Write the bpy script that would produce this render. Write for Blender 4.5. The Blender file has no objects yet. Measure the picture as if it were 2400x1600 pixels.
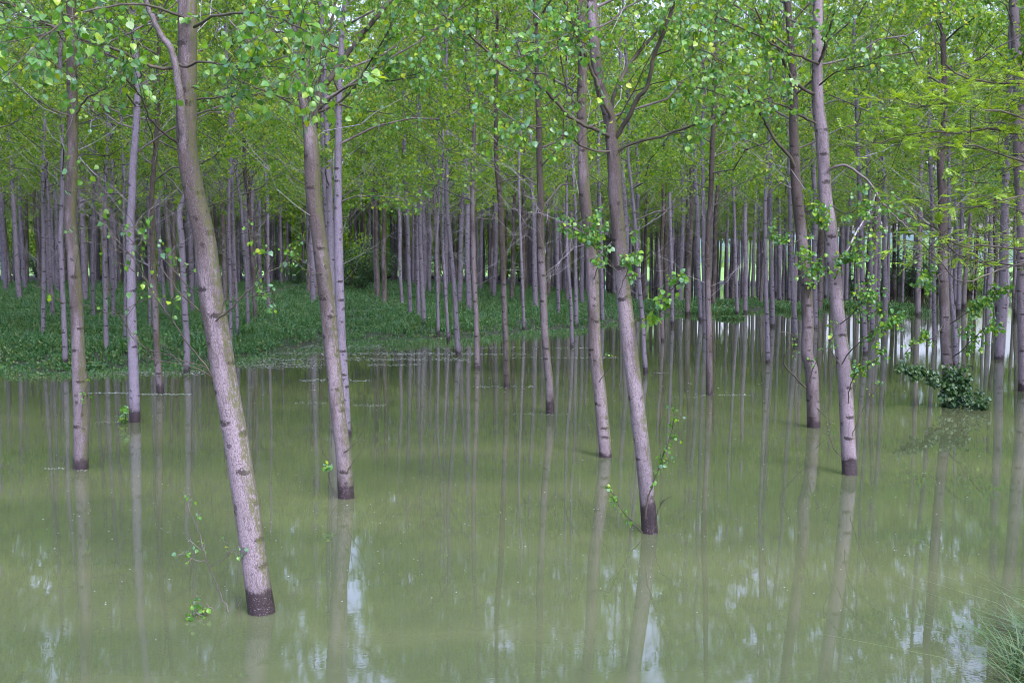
import bpy, math
import numpy as np
from mathutils import Matrix, Vector
D = bpy.data
SC = bpy.context.scene
COL = SC.collection
R = math.radians

# ------------------------------------------------------------------ camera
W, H, F = 2400.0, 1600.0, 2500.0          # photograph pixels, focal length in those pixels
CAMZ = 3.8
PITCH = math.atan((800 - 612) / F)
cam_d = D.cameras.new("camera"); cam = D.objects.new("camera", cam_d); COL.objects.link(cam)
cam_d.sensor_width = 36; cam_d.lens = 36 * F / W
cam_d.clip_start = 0.1; cam_d.clip_end = 6000
cam.location = (0, 0, CAMZ); cam.rotation_euler = (math.pi / 2 - PITCH, 0, 0)
SC.camera = cam

# ------------------------------------------------------------------ light
SUN_EL, SUN_AZ = 42, 150                    # azimuth clockwise from north (+Y): behind the camera, to the right
world = D.worlds.new("World"); SC.world = world; world.use_nodes = True
wn = world.node_tree; wn.nodes.clear()
sky = wn.nodes.new("ShaderNodeTexSky"); sky.sky_type = 'NISHITA'; sky.sun_disc = False
sky.sun_elevation = R(SUN_EL); sky.sun_rotation = R(SUN_AZ)
sky.air_density = 1.0; sky.dust_density = 2.0; sky.ozone_density = 2.0
bg = wn.nodes.new("ShaderNodeBackground"); bg.inputs[1].default_value = 0.15
wo = wn.nodes.new("ShaderNodeOutputWorld")
# overcast: the cloud deck is about three times brighter overhead than at the horizon
tc = wn.nodes.new("ShaderNodeTexCoord"); sx_ = wn.nodes.new("ShaderNodeSeparateXYZ"); mr = wn.nodes.new("ShaderNodeMapRange")
mr.inputs[1].default_value = 0; mr.inputs[2].default_value = .9; mr.inputs[3].default_value = .34; mr.inputs[4].default_value = 2.0
vm = wn.nodes.new("ShaderNodeVectorMath"); vm.operation = 'SCALE'
wn.links.new(tc.outputs["Generated"], sx_.inputs[0]); wn.links.new(sx_.outputs[2], mr.inputs[0])
hs = wn.nodes.new('ShaderNodeHueSaturation'); hs.inputs['Saturation'].default_value = .6; hs.inputs['Fac'].default_value = 1
wn.links.new(sky.outputs[0], hs.inputs['Color']); tn = wn.nodes.new('ShaderNodeVectorMath'); tn.operation = 'MULTIPLY'; tn.inputs[1].default_value = (.98, .955, 1.20)   # cool violet-grey cloud
wn.links.new(hs.outputs[0], tn.inputs[0]); wn.links.new(tn.outputs[0], vm.inputs[0]); wn.links.new(mr.outputs[0], vm.inputs["Scale"])
wn.links.new(vm.outputs[0], bg.inputs[0]); wn.links.new(bg.outputs[0], wo.inputs[0])
sun_d = D.lights.new("sun", 'SUN'); sun_d.energy = .7; sun_d.angle = R(20); sun_d.color = (1.0, 0.95, 1.0)
sun = D.objects.new("sun", sun_d); COL.objects.link(sun)
sd = Vector((math.sin(R(SUN_AZ)) * math.cos(R(SUN_EL)), math.cos(R(SUN_AZ)) * math.cos(R(SUN_EL)), math.sin(R(SUN_EL))))
sun.rotation_euler = sd.to_track_quat('Z', 'Y').to_euler()
SC.view_settings.view_transform = 'Standard'; SC.view_settings.look = 'None'
SC.view_settings.gamma = 1; SC.view_settings.use_curve_mapping = False
SC.view_settings.exposure = 1.98
SC.render.engine = 'CYCLES'
SC.cycles.filter_width = 1.0; SC.cycles.use_adaptive_sampling = False; SC.cycles.use_denoising = True
SC.cycles.sample_clamp_direct = 1.2; SC.cycles.sample_clamp_indirect = .6
try: SC.cycles.sampling_pattern = 'BLUE_NOISE'
except Exception: pass
SC.cycles.max_bounces = 8; SC.cycles.diffuse_bounces = 5; SC.cycles.glossy_bounces = 3
SC.cycles.transmission_bounces = 4; SC.cycles.transparent_max_bounces = 4
SC.cycles.caustics_reflective = False; SC.cycles.caustics_refractive = False

# ------------------------------------------------------------------ measuring
cp, sp_ = math.cos(PITCH), math.sin(PITCH)
def ray(px, py):
    x, y = (px - W / 2) / F, (H / 2 - py) / F
    return np.array([x, cp + y * sp_, -sp_ + y * cp])
def at(px, py, Y):
    r = ray(px, py); return np.array([0, 0, CAMZ]) + r * (Y / r[1])
def project(p):
    v = np.asarray(p, float) - np.array([0, 0, CAMZ])
    d = v[1] * cp - v[2] * sp_; u = v[1] * sp_ + v[2] * cp
    return W / 2 + F * v[0] / d, H / 2 - F * u / d

SHX = [-200, -60, -16, -12, -10, -9, -6, -2, 1, 5, 8, 11, 18, 22, 26, 200]
SHY = [34, 34, 36.5, 38.5, 41, 47, 50.5, 52, 55, 60, 71, 76, 80, 84, 200, 200]
def terrain(x, y):
    x = np.asarray(x, float); y = np.asarray(y, float)
    sh = 1.3 + np.interp(x, SHX, SHY) + 1.1 * np.sin(x * .55 + .6) * np.interp(x, [4, 8], [1, .3]) + 0.8 * np.sin(x * 1.3) + 0.5 * np.sin(x * 3.1 + 1 + y * .4)
    d = y - sh
    rear = np.interp(x, [6, 10, 20], [400, 98, 95])
    d = np.minimum(d, rear - y)
    d = np.maximum(d, y - np.interp(x, [36, 46], [178, 136]))
    z = np.clip(d * 0.07, -0.6, 0.3)
    z = z + np.clip(d, 0, 60) * 0.016 * np.interp(x, [-6, 8], [1, 0.1])
    z = z + 0.05 * np.sin(x * .7 + y * .3) * np.clip(d, 0, 1) + 0.04 * np.sin(x * 1.9 - y * .8) * np.clip(d, 0, 1)
    # dike under and beside the camera
    z = np.maximum(z, np.clip((7.0 - y) * 0.4, -0.6, 2.0))
    z = np.maximum(z, 0.34 - 0.2 * np.hypot((x - 6.3), (y - 9.0)))
    return z
def base_at(px, py):
    r = ray(px, py); t = 5.0
    lo = 5.0
    for t in np.arange(8, 220, 0.1):
        p = np.array([0, 0, CAMZ]) + r * t
        if p[2] <= max(float(terrain(p[0], p[1])), 0.0):
            return p
    return np.array([0, 0, CAMZ]) + r * 150

# ------------------------------------------------------------------ mesh building
class MB:
    def __init__(s): s.v = []; s.f = {}; s.n = 0; s.uv = {}; s.m = {}
    def add(s, verts, faces, uv=None, mat=0):
        faces = np.asarray(faces, dtype=np.int64); k = faces.shape[1]
        s.v.append(np.asarray(verts, float).reshape(-1, 3))
        s.f.setdefault(k, []).append(faces + s.n)
        if uv is None: uv = np.zeros((faces.size, 2))
        s.uv.setdefault(k, []).append(np.asarray(uv, float).reshape(-1, 2))
        s.m.setdefault(k, []).append(np.full(len(faces), mat))
        s.n += len(s.v[-1])
    def mesh(s, name, mats, smooth=True):
        me = D.meshes.new(name)
        v = np.concatenate(s.v).astype(np.float32)
        loops = []; starts = []; uvs = []; mi = []; c = 0
        for k in s.f:
            f = np.concatenate(s.f[k]); loops.append(f.ravel()); uvs.append(np.concatenate(s.uv[k])); mi.append(np.concatenate(s.m[k]))
            starts.append(c + np.arange(len(f)) * k); c += f.size
        loops = np.concatenate(loops).astype(np.int32); starts = np.concatenate(starts).astype(np.int32); mi = np.concatenate(mi)
        me.vertices.add(len(v)); me.vertices.foreach_set("co", v.ravel())
        me.loops.add(len(loops)); me.loops.foreach_set("vertex_index", loops)
        me.polygons.add(len(starts)); me.polygons.foreach_set("loop_start", starts)
        me.polygons.foreach_set("material_index", mi.astype(np.int32))
        uvl = me.uv_layers.new(name="UVMap"); uvl.data.foreach_set("uv", np.concatenate(uvs).astype(np.float32).ravel())
        for m in mats: me.materials.append(m)
        me.update(calc_edges=True)
        me.polygons.foreach_set("use_smooth", np.full(len(starts), smooth))
        return me

def norm(a): return a / np.maximum(np.linalg.norm(a, axis=-1, keepdims=True), 1e-9)
def tubes(mb, P, Rd, sides, mat=0, cap=False):
    """P (M,K,3) centre lines, Rd (M,K) radii: M tubes at once"""
    P = np.asarray(P, float); Rd = np.asarray(Rd, float)
    M, K, _ = P.shape
    if M == 0: return
    T = np.empty_like(P); T[:, 1:-1] = P[:, 2:] - P[:, :-2] if K > 2 else T[:, 1:-1]
    T[:, 0] = P[:, 1] - P[:, 0]; T[:, -1] = P[:, -1] - P[:, -2]
    T = norm(T)
    ax = norm(P[:, -1] - P[:, 0])[:, None, :]
    ref = np.where(np.abs(ax[..., 2:3]) > 0.8, np.array([0., 1., 0.]), np.array([0., 0., 1.]))
    A = norm(np.cross(T, np.broadcast_to(ref, T.shape))); B = np.cross(T, A)
    th = np.arange(sides) * 2 * math.pi / sides
    ring = A[:, :, None, :] * np.cos(th)[None, None, :, None] + B[:, :, None, :] * np.sin(th)[None, None, :, None]
    V = P[:, :, None, :] + ring * Rd[:, :, None, None]
    i = np.arange(K - 1)[:, None] * sides; j = np.arange(sides)[None, :]; j2 = (j + 1) % sides
    q = np.stack([i + j, i + j2, i + sides + j2, i + sides + j], -1).reshape(-1, 4)
    q = (np.arange(M)[:, None, None] * K * sides + q[None]).reshape(-1, 4)
    L = np.concatenate([np.zeros((M, 1)), np.cumsum(np.linalg.norm(np.diff(P, axis=1), axis=2), 1)], 1)
    jj = np.broadcast_to(j, (K - 1, sides)); 
    uv = np.zeros((M, K - 1, sides, 4, 2))
    r0 = Rd[:, :1, None] * 6.283
    uv[..., 0, 0] = uv[..., 3, 0] = jj[None] / sides * r0; uv[..., 1, 0] = uv[..., 2, 0] = (jj[None] + 1) / sides * r0
    uv[..., 0, 1] = uv[..., 1, 1] = L[:, :-1, None]; uv[..., 2, 1] = uv[..., 3, 1] = L[:, 1:, None]
    mb.add(V.reshape(-1, 3), q, uv, mat)

def bez(pts, n):
    """smooth resampling of a polyline (Catmull-Rom) to n points"""
    p = np.asarray(pts, float)
    d = np.concatenate([[0], np.cumsum(np.linalg.norm(np.diff(p[:, :3], axis=0), axis=1))])
    t = np.linspace(0, d[-1], n); out = np.empty((n, p.shape[1]))
    m = np.gradient(p, d, axis=0)
    for k, tt in enumerate(t):
        i = min(max(np.searchsorted(d, tt) - 1, 0), len(d) - 2); h = d[i + 1] - d[i]; s = (tt - d[i]) / h
        out[k] = (2*s**3-3*s*s+1)*p[i] + (s**3-2*s*s+s)*h*m[i] + (-2*s**3+3*s*s)*p[i+1] + (s**3-s*s)*h*m[i+1]
    return out

def leaves(mb, P, Dr, Nn, S, fine=False, mat=0, aspect=1.0):
    P = np.asarray(P); Dr = norm(Dr); Nn = norm(Nn - (Nn * Dr).sum(-1, keepdims=True) * Dr); X = np.cross(Dr, Nn)
    S = S[:, None]
    if fine:
        xs = [(0, 0, 0), (.27, .0, .05), (.47, .27, .08), (.38, .58, .05), (0, 1.02, -.12), (-.38, .58, .05), (-.47, .27, .08), (-.27, .0, .05), (0, .5, 0.0)]
        V = np.stack([P + S * (a * aspect * X + b * Dr + c * Nn) for a, b, c in xs], 1)
        base = np.arange(len(P))[:, None] * 9
        q = np.concatenate([base + np.array([0, 1, 2, 8]), base + np.array([8, 2, 3, 4]), base + np.array([8, 4, 5, 6]), base + np.array([0, 8, 6, 7])])
        mb.add(V.reshape(-1, 3), q, None, mat)
    else:
        xs = [(0, 0, 0), (.46, .38, .06), (0, 1.0, -.08), (-.46, .38, .06)]
        V = np.stack([P + S * (a * aspect * X + b * Dr + c * Nn) for a, b, c in xs], 1)
        base = np.arange(len(P))[:, None] * 4
        mb.add(V.reshape(-1, 3), base + np.arange(4), None, mat)

def obj(name, me, parent=None, loc=None):
    o = D.objects.new(name, me); COL.objects.link(o)
    if parent: o.parent = parent
    if loc is not None: o.location = loc
    return o
def tag(o, label=None, cat=None, group=None, kind=None):
    if label: o["label"] = label
    if cat: o["category"] = cat
    if group: o["group"] = group
    if kind: o["kind"] = kind
    return o
def empty(name, loc, label, cat, group=None):
    e = D.objects.new(name, None); COL.objects.link(e); e.location = loc; e.empty_display_size = .3
    return tag(e, label, cat, group)

# ------------------------------------------------------------------ materials
class NT:
    def __init__(s, name):
        s.m = D.materials.new(name); s.m.use_nodes = True; s.t = s.m.node_tree; s.t.nodes.clear()
        s.out = s.t.nodes.new("ShaderNodeOutputMaterial"); s.b = s.t.nodes.new("ShaderNodeBsdfPrincipled")
        s.t.links.new(s.b.outputs[0], s.out.inputs[0])
    def n(s, kind, **kw):
        nd = s.t.nodes.new(kind)
        for k, v in kw.items(): setattr(nd, k, v)
        return nd
    def put(s, sock, v):
        if hasattr(v, "is_output"): s.t.links.new(v, sock)
        else: sock.default_value = v
    def math(s, op, a, b=0.5, clamp=False):
        nd = s.n("ShaderNodeMath", operation=op, use_clamp=clamp); s.put(nd.inputs[0], a); s.put(nd.inputs[1], b); return nd.outputs[0]
    def mix(s, f, a, b, mode='MIX'):
        nd = s.n("ShaderNodeMix", data_type='RGBA', blend_type=mode); s.put(nd.inputs[0], f)
        s.put(nd.inputs[6], a if hasattr(a, "is_output") else (*a, 1)); s.put(nd.inputs[7], b if hasattr(b, "is_output") else (*b, 1)); return nd.outputs[2]
    def ramp(s, f, lo, hi):
        nd = s.n("ShaderNodeMapRange"); nd.interpolation_type = 'SMOOTHSTEP'; s.put(nd.inputs[0], f); nd.inputs[1].default_value = lo; nd.inputs[2].default_value = hi; return nd.outputs[0]
    def noise(s, vec, scale, detail=3, rough=.55, dim='3D'):
        nd = s.n("ShaderNodeTexNoise", noise_dimensions=dim); s.put(nd.inputs["Vector"], vec); nd.inputs["Scale"].default_value = scale
        nd.inputs["Detail"].default_value = detail; nd.inputs["Roughness"].default_value = rough; return nd.outputs[0]
    def scale(s, vec, x, y, z):
        nd = s.n("ShaderNodeVectorMath", operation='MULTIPLY'); s.put(nd.inputs[0], vec); nd.inputs[1].default_value = (x, y, z); return nd.outputs[0]
    def add(s, a, b):
        nd = s.n("ShaderNodeVectorMath", operation='ADD'); s.put(nd.inputs[0], a); s.put(nd.inputs[1], b); return nd.outputs[0]
    def bump(s, h, strength, dist):
        nd = s.n("ShaderNodeBump"); s.put(nd.inputs["Height"], h); nd.inputs["Strength"].default_value = strength; nd.inputs["Distance"].default_value = dist
        s.t.links.new(nd.outputs[0], s.b.inputs["Normal"]); return nd

def bark_mat(name, pale, dark, brown=0.3, moss=0.0, fine=1.0):
    n = NT(name)
    pos = n.n("ShaderNodeNewGeometry"); uv = n.n("ShaderNodeUVMap").outputs[0]
    oi = n.n("ShaderNodeObjectInfo").outputs["Random"]
    off = n.n("ShaderNodeCombineXYZ"); n.put(off.inputs[0], n.math('MULTIPLY', oi, 37.0)); n.put(off.inputs[1], n.math('MULTIPLY', oi, 91.0))
    uvo = n.add(uv, off.outputs[0])
    P = pos.outputs["Position"]
    big = n.noise(n.scale(uvo, 2.2, .7, 1), 1.0, 4, .6, '2D')
    su = n.n("ShaderNodeSeparateXYZ"); n.put(su.inputs[0], uv)
    old = n.math('MULTIPLY', n.ramp(su.outputs[1], 3.4, 6.0), .24 if name != "bark_pale" else .04)
    c = n.mix(n.ramp(n.math('ADD', n.math('ADD', big, brown - .5), old), .38, .66), pale, dark)
    c = n.mix(n.math('MULTIPLY', oi, .5), c, n.mix(1.0, c, (.80, .77, .78), 'MULTIPLY'))
    stain = n.noise(n.scale(uvo, 5.5, 1.6, 1), 1.0, 4, .7, '2D')
    c = n.mix(n.math('MULTIPLY', n.ramp(stain, .52, .66), .55), c, n.mix(1.0, c, (.52, .54, .46), 'MULTIPLY'))
    fineN = n.noise(n.scale(uvo, 90, 34, 1), 1.0, 4, .75, '2D')
    c = n.mix(n.math('MULTIPLY', n.ramp(fineN, .38, .72), .75 * fine), c, tuple(x * .32 for x in dark))
    # fissures running up the stem
    fis = n.noise(n.scale(uvo, 60, 7, 1), 1.0, 3, .6, '2D')
    c = n.mix(n.math('MULTIPLY', n.ramp(fis, .55, .68), .5 * fine), c, tuple(x * .4 for x in dark))
    # lenticel lines running round the stem
    len_ = n.noise(n.add(n.scale(uvo, 6, 46, 1), n.scale(n.noise(n.scale(uvo, 3, 3, 1), 1.0, 2, .6, '2D'), 0, 9, 0)), 1.0, 3, .65, '2D')
    c = n.mix(n.math('MULTIPLY', n.ramp(len_, .60, .70), .42), c, tuple(x * .3 for x in dark))
    # branch scars: squat dark eyes
    vo = n.n("ShaderNodeTexVoronoi", voronoi_dimensions='2D'); wob = n.noise(n.scale(uvo, 25, 25, 1), 1.0, 2, .6, '2D')
    n.put(vo.inputs["Vector"], n.scale(uvo, 2.6, 3.4, 1)); vo.inputs["Scale"].default_value = 1.0
    vd = n.math('ADD', vo.outputs["Distance"], n.math('MULTIPLY', n.math('SUBTRACT', wob, .5), .22))
    pick = n.math('GREATER_THAN', n.n("ShaderNodeSeparateColor").outputs[0], .5)
    sep = n.n("ShaderNodeSeparateColor"); n.put(sep.inputs[0], vo.outputs["Color"]); pick = n.math('GREATER_THAN', sep.outputs[0], .35)
    # a second set, flattened
    vo2 = n.n("ShaderNodeTexVoronoi", voronoi_dimensions='2D'); n.put(vo2.inputs["Vector"], n.scale(uvo, 2.2, 2.0, 1)); vo2.inputs["Scale"].default_value = 1.0
    dv = n.n("ShaderNodeVectorMath", operation='SUBTRACT'); n.put(dv.inputs[0], n.scale(uvo, 2.2, 2.0, 1)); n.put(dv.inputs[1], vo2.outputs["Position"])
    fl = n.n("ShaderNodeVectorMath", operation='LENGTH'); n.put(fl.inputs[0], n.scale(dv.outputs[0], 1.0, 3.6, 1))
    scar = n.math('SUBTRACT', 1.0, n.ramp(n.math('ADD', fl.outputs["Value"], n.math('MULTIPLY', n.math('SUBTRACT', wob, .5), .5)), .13, .29))
    dot = n.math('MULTIPLY', n.math('SUBTRACT', 1.0, n.ramp(vd, .06, .13)), pick)
    sc = n.math('MAXIMUM', scar, n.math('MULTIPLY', dot, .8))
    c = n.mix(n.math('MULTIPLY', sc, .85), c, (.018, .013, .011))
    # lichen specks
    sp = n.noise(n.scale(uvo, 55, 55, 1), 1.0, 1, .5, '2D')
    c = n.mix(n.math('MULTIPLY', n.ramp(sp, .71, .76), .28), c, (.45, .45, .47))
    if moss > 0:
        sx = n.n("ShaderNodeSeparateXYZ"); n.put(sx.inputs[0], pos.outputs["Normal"])
        mn = n.noise(n.scale(uvo, 6, 2.5, 1), 1.0, 4, .7, '2D')
        mm = n.ramp(n.math('ADD', n.math('MULTIPLY', sx.outputs[0], .55), n.math('MULTIPLY', mn, .9)), .78 - moss * .25, 1.02 - moss * .2)
        mm = n.math('MULTIPLY', mm, n.ramp(n.noise(n.scale(uvo, 28, 14, 1), 1.0, 3, .7, '2D'), .32, .6))
        c = n.mix(n.math('MULTIPLY', mm, .85), c, (.07, .08, .018))
    # soaked foot of the stem
    sz = n.n("ShaderNodeSeparateXYZ"); n.put(sz.inputs[0], P)
    edge = n.math('ADD', sz.outputs[2], n.math('MULTIPLY', n.math('SUBTRACT', n.noise(P, 4.0, 4, .7), .5), .55))
    edge = n.math('ADD', edge, n.math('MULTIPLY', n.math('SUBTRACT', oi, .4), .38))
    edge = n.math('ADD', edge, n.math('MULTIPLY', n.math('SUBTRACT', n.noise(P, 40.0, 2, .6), .5), .12))
    wet = n.math('SUBTRACT', 1.0, n.math('ADD', n.math('MULTIPLY', n.ramp(edge, .20, .27), .7), n.math('MULTIPLY', n.ramp(edge, .22, .50), .3)))
    c = n.mix(n.math('MULTIPLY', wet, .93), c, (.016, .009, .011))
    spk = n.math('MULTIPLY', n.ramp(n.noise(P, 70, 1, .5), .64, .68), wet)
    c = n.mix(n.math('MULTIPLY', spk, .5), c, (.30, .26, .27))
    n.put(n.b.inputs["Base Color"], c)
    n.put(n.b.inputs["Roughness"], n.math('SUBTRACT', .85, n.math('MULTIPLY', wet, .35)))
    n.b.inputs["Specular IOR Level"].default_value = .35
    h = n.math('SUBTRACT', n.math('ADD', n.math('MULTIPLY', fis, -.6), n.math('MULTIPLY', fineN, -.7)), n.math('MULTIPLY', sc, .5))
    n.bump(h, .7, .012)
    return n.m
BK = {
    'pale': bark_mat("bark_pale", (.235, .21, .26), (.13, .108, .13), .26),
    'pink': bark_mat("bark_pinkish", (.265, .22, .245), (.14, .112, .12), .24, .35),
    'mossy': bark_mat("bark_mossy", (.245, .205, .222), (.092, .074, .068), .42, .8),
    'brown': bark_mat("bark_brown", (.19, .16, .175), (.078, .062, .055), .45, .4),
}
def twig_mat(name, a, b):
    n = NT(name); P = n.n("ShaderNodeNewGeometry")
    n.put(n.b.inputs["Base Color"], n.mix(n.ramp(n.noise(P.outputs["Position"], 3.0, 4, .6), .35, .65), a, b)); n.b.inputs["Roughness"].default_value = .8
    return n.m
TW = twig_mat("twig_bark", (.055, .045, .04), (.14, .12, .115))
TWD = twig_mat("limb_bark_dark", (.028, .022, .016), (.07, .062, .038))
TWP = twig_mat("dead_twig_bark", (.34, .31, .36), (.20, .175, .165))
def leaf_mat(name, cols, under, trans=.35, rough=.38):
    n = NT(name); g = n.n("ShaderNodeNewGeometry"); rnd = g.outputs["Random Per Island"]
    cr = n.n("ShaderNodeValToRGB"); n.put(cr.inputs[0], rnd); e = cr.color_ramp.elements
    e[0].position = 0; e[0].color = (*cols[0], 1); e[1].position = 1; e[1].color = (*cols[-1], 1)
    for i, c_ in enumerate(cols[1:-1]): k = e.new((i + 1) / (len(cols) - 1)); k.color = (*c_, 1)
    clump = n.ramp(n.noise(g.outputs["Position"], .55, 2, .5), .35, .65)
    c = n.mix(n.math('MULTIPLY', clump, .45), cr.outputs[0], n.mix(1.0, cr.outputs[0], (1.45, 1.1, .7), 'MULTIPLY'))
    top = c
    c = n.mix(n.math('MULTIPLY', g.outputs["Backfacing"], .6), c, under)
    n.put(n.b.inputs["Base Color"], c); n.b.inputs["Roughness"].default_value = rough; n.b.inputs["Specular IOR Level"].default_value = .5
    tr = n.n("ShaderNodeBsdfTranslucent"); n.put(tr.inputs[0], n.mix(1.0, top, (1.7, 1.6, .6), 'MULTIPLY'))
    mx = n.n("ShaderNodeMixShader"); mx.inputs[0].default_value = trans
    n.t.links.new(n.b.outputs[0], mx.inputs[1]); n.t.links.new(tr.outputs[0], mx.inputs[2]); n.t.links.new(mx.outputs[0], n.out.inputs[0])
    return n.m
LEAF = leaf_mat("poplar_leaf", [(.045, .15, .016), (.10, .25, .018), (.16, .32, .018), (.22, .37, .018), (.34, .41, .02)], (.19, .32, .18), .5)
LEAFN = leaf_mat("poplar_leaf_near", [(.035, .13, .018), (.075, .21, .018), (.12, .28, .018), (.06, .18, .05), (.13, .29, .022), (.26, .36, .018)], (.12, .25, .18), .42, .36)
LEAFY = leaf_mat("acacia_leaflet", [(.12, .24, .015), (.17, .30, .018), (.22, .32, .02)], (.18, .28, .06), .45)
LEAFD = leaf_mat("shrub_leaf", [(.02, .06, .015), (.04, .10, .02), (.05, .12, .05)], (.08, .16, .12), .3)
GRASS = leaf_mat("bank_herb_leaf", [(.02, .08, .03), (.035, .125, .04), (.055, .175, .05), (.09, .20, .055), (.16, .19, .08)], (.06, .17, .08), .35, .4)
GRASSN = leaf_mat("near_grass_blade", [(.015, .05, .012), (.03, .09, .018), (.06, .12, .03), (.22, .22, .14)], (.10, .18, .08), .3, .28)

def ground_mat(name, a, b, c3, sc=1.5):
    n = NT(name); P = n.n("ShaderNodeNewGeometry").outputs["Position"]
    c = n.mix(n.ramp(n.noise(P, sc, 5, .65), .35, .65), a, b)
    c = n.mix(n.ramp(n.noise(P, sc * 9, 3, .7), .55, .7), c, c3)
    n.put(n.b.inputs["Base Color"], c); n.b.inputs["Roughness"].default_value = .95; n.bump(n.noise(P, sc * 12, 3, .7), .6, .05); return n.m
M_GROUND = ground_mat("wet_soil", (.02, .035, .014), (.035, .03, .018), (.015, .05, .015))
M_MEADOW = ground_mat("meadow_grass", (.10, .24, .03), (.16, .30, .045), (.08, .20, .03), .12)
M_HILL = ground_mat("wooded_hill", (.05, .10, .08), (.06, .11, .09), (.04, .08, .07), .01)

def water_mat():
    n = NT("muddy_flood_water"); P = n.n("ShaderNodeNewGeometry").outputs["Position"]
    mud = n.ramp(n.noise(n.scale(P, .10, .22, 1), 1.0, 5, .6), .38, .62)
    n.put(n.b.inputs["Base Color"], n.mix(mud, (.060, .077, .036), (.088, .101, .048)))
    n.b.inputs["Roughness"].default_value = .0; n.b.inputs["IOR"].default_value = 1.5; n.b.inputs["Specular IOR Level"].default_value = .5
    rip = n.noise(n.scale(P, 2.2, 5.0, 1), 1.0, 3, .55)
    fine = n.noise(n.scale(P, 14, 30, 1), 1.0, 2, .5)
    patch = n.ramp(n.noise(n.scale(P, .15, .35, 1), 1.0, 2, .5), .35, .7)
    h = n.math('ADD', n.math('MULTIPLY', rip, .6), n.math('MULTIPLY', n.math('MULTIPLY', fine, n.math('ADD', patch, .45)), .34))
    bm = n.bump(h, .30, .0016)
    return n.m
M_WATER = water_mat()

# ------------------------------------------------------------------ the setting
def sheet(name, xs, ys, zf, mat):
    X, Y = np.meshgrid(xs, ys); Z = zf(X, Y); nx, ny = len(xs), len(ys)
    i = np.arange(ny - 1)[:, None] * nx + np.arange(nx - 1)[None, :]; i = i.ravel()
    mb = MB(); mb.add(np.stack([X, Y, Z], -1).reshape(-1, 3), np.stack([i, i + 1, i + nx + 1, i + nx], 1))
    return tag(obj(name, mb.mesh(name, [mat])), kind="structure")
xs = np.concatenate([[-3000, -800, -300, -150], np.arange(-80, 80.1, 1.0), [150, 300, 800, 3000]])
sheet("ground", xs, np.concatenate([[-800, -200, -60, -20, -8], np.arange(-4, 190.1, 1.0)]), terrain, M_GROUND)
def meadow(x, y): return terrain(x, np.full_like(y, 190.0)) + np.clip((y - 190) * .002, 0, 1.0)
sheet("meadow", xs, [190, 210, 240, 300, 400, 700, 1500, 4000], meadow, M_MEADOW)
sheet("hills", np.linspace(-2600, 2600, 90), [1500, 1650, 1800, 2000, 2400],
      lambda x, y: np.clip(np.minimum((y - 1490) * .2, 60) * (.75 + .3 * np.sin(x * .003 + 1) + .15 * np.sin(x * .011)), 0.5, 99), M_HILL)
wmb = MB(); wmb.add([(-400, -20, 0), (400, -20, 0), (400, 186, 0), (-400, 186, 0)], [[0, 1, 2, 3]])
tag(obj("flood_water", wmb.mesh("flood_water", [M_WATER])), kind="structure")

# ------------------------------------------------------------------ tree builder
def trunk_mesh(path, rad, style, sides, step, rng, bumpy):
    """path (n,3) centre line from foot to tip, rad (n,)"""
    L = np.linalg.norm(np.diff(path, axis=0), axis=1).sum(); n = max(int(L / step), 6)
    pr = bez(np.concatenate([path, rad[:, None]], 1), n)
    P, r = pr[:, :3], pr[:, 3].clip(.004)
    th = np.arange(sides + 1) * 2 * math.pi / sides + math.pi / 2        # seam at the back
    s = np.concatenate([[0], np.cumsum(np.linalg.norm(np.diff(P, axis=0), axis=1))])
    A = np.stack([np.cos(th), np.sin(th), 0 * th], 1)
    rr = r[:, None] * np.ones_like(th)[None]
    ph = rng.uniform(0, 6.28, 12)
    if bumpy > 0:
        for k in range(1, 5):
            rr = rr * (1 + bumpy * .022 / k ** .5 * np.sin(k * th[None] + ph[k] + 1.3 * np.sin(s[:, None] * (.8 + .7 * k) + ph[k + 4])))
        for _ in range(int(L * 2.2)):                                    # swollen branch scars
            sv, tv = rng.uniform(0, L), rng.uniform(0, 6.28); w, hgt = rng.uniform(.03, .06), rng.uniform(.02, .045)
            dth = (th[None] - tv + math.pi) % (2 * math.pi) - math.pi
            rr = rr + r[:, None] * rng.uniform(.05, .13) * np.exp(-(dth * r[:, None] / w) ** 2 - ((s[:, None] - sv) / hgt) ** 2)
    V = P[:, None] + A[None] * rr[..., None]; ns = sides + 1
    i = (np.arange(len(P) - 1)[:, None] * ns + np.arange(sides)[None]).ravel()
    u = np.arange(ns) / sides * 2 * math.pi * r.max()
    q = np.stack([i, i + 1, i + ns + 1, i + ns], 1)
    U, S = np.meshgrid(u, s); uvv = np.stack([U, S], -1).reshape(-1, 2)
    mb = MB(); mb.add(V.reshape(-1, 3), q, uvv[q])
    return mb.mesh("trunk", [BK[style]])

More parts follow.
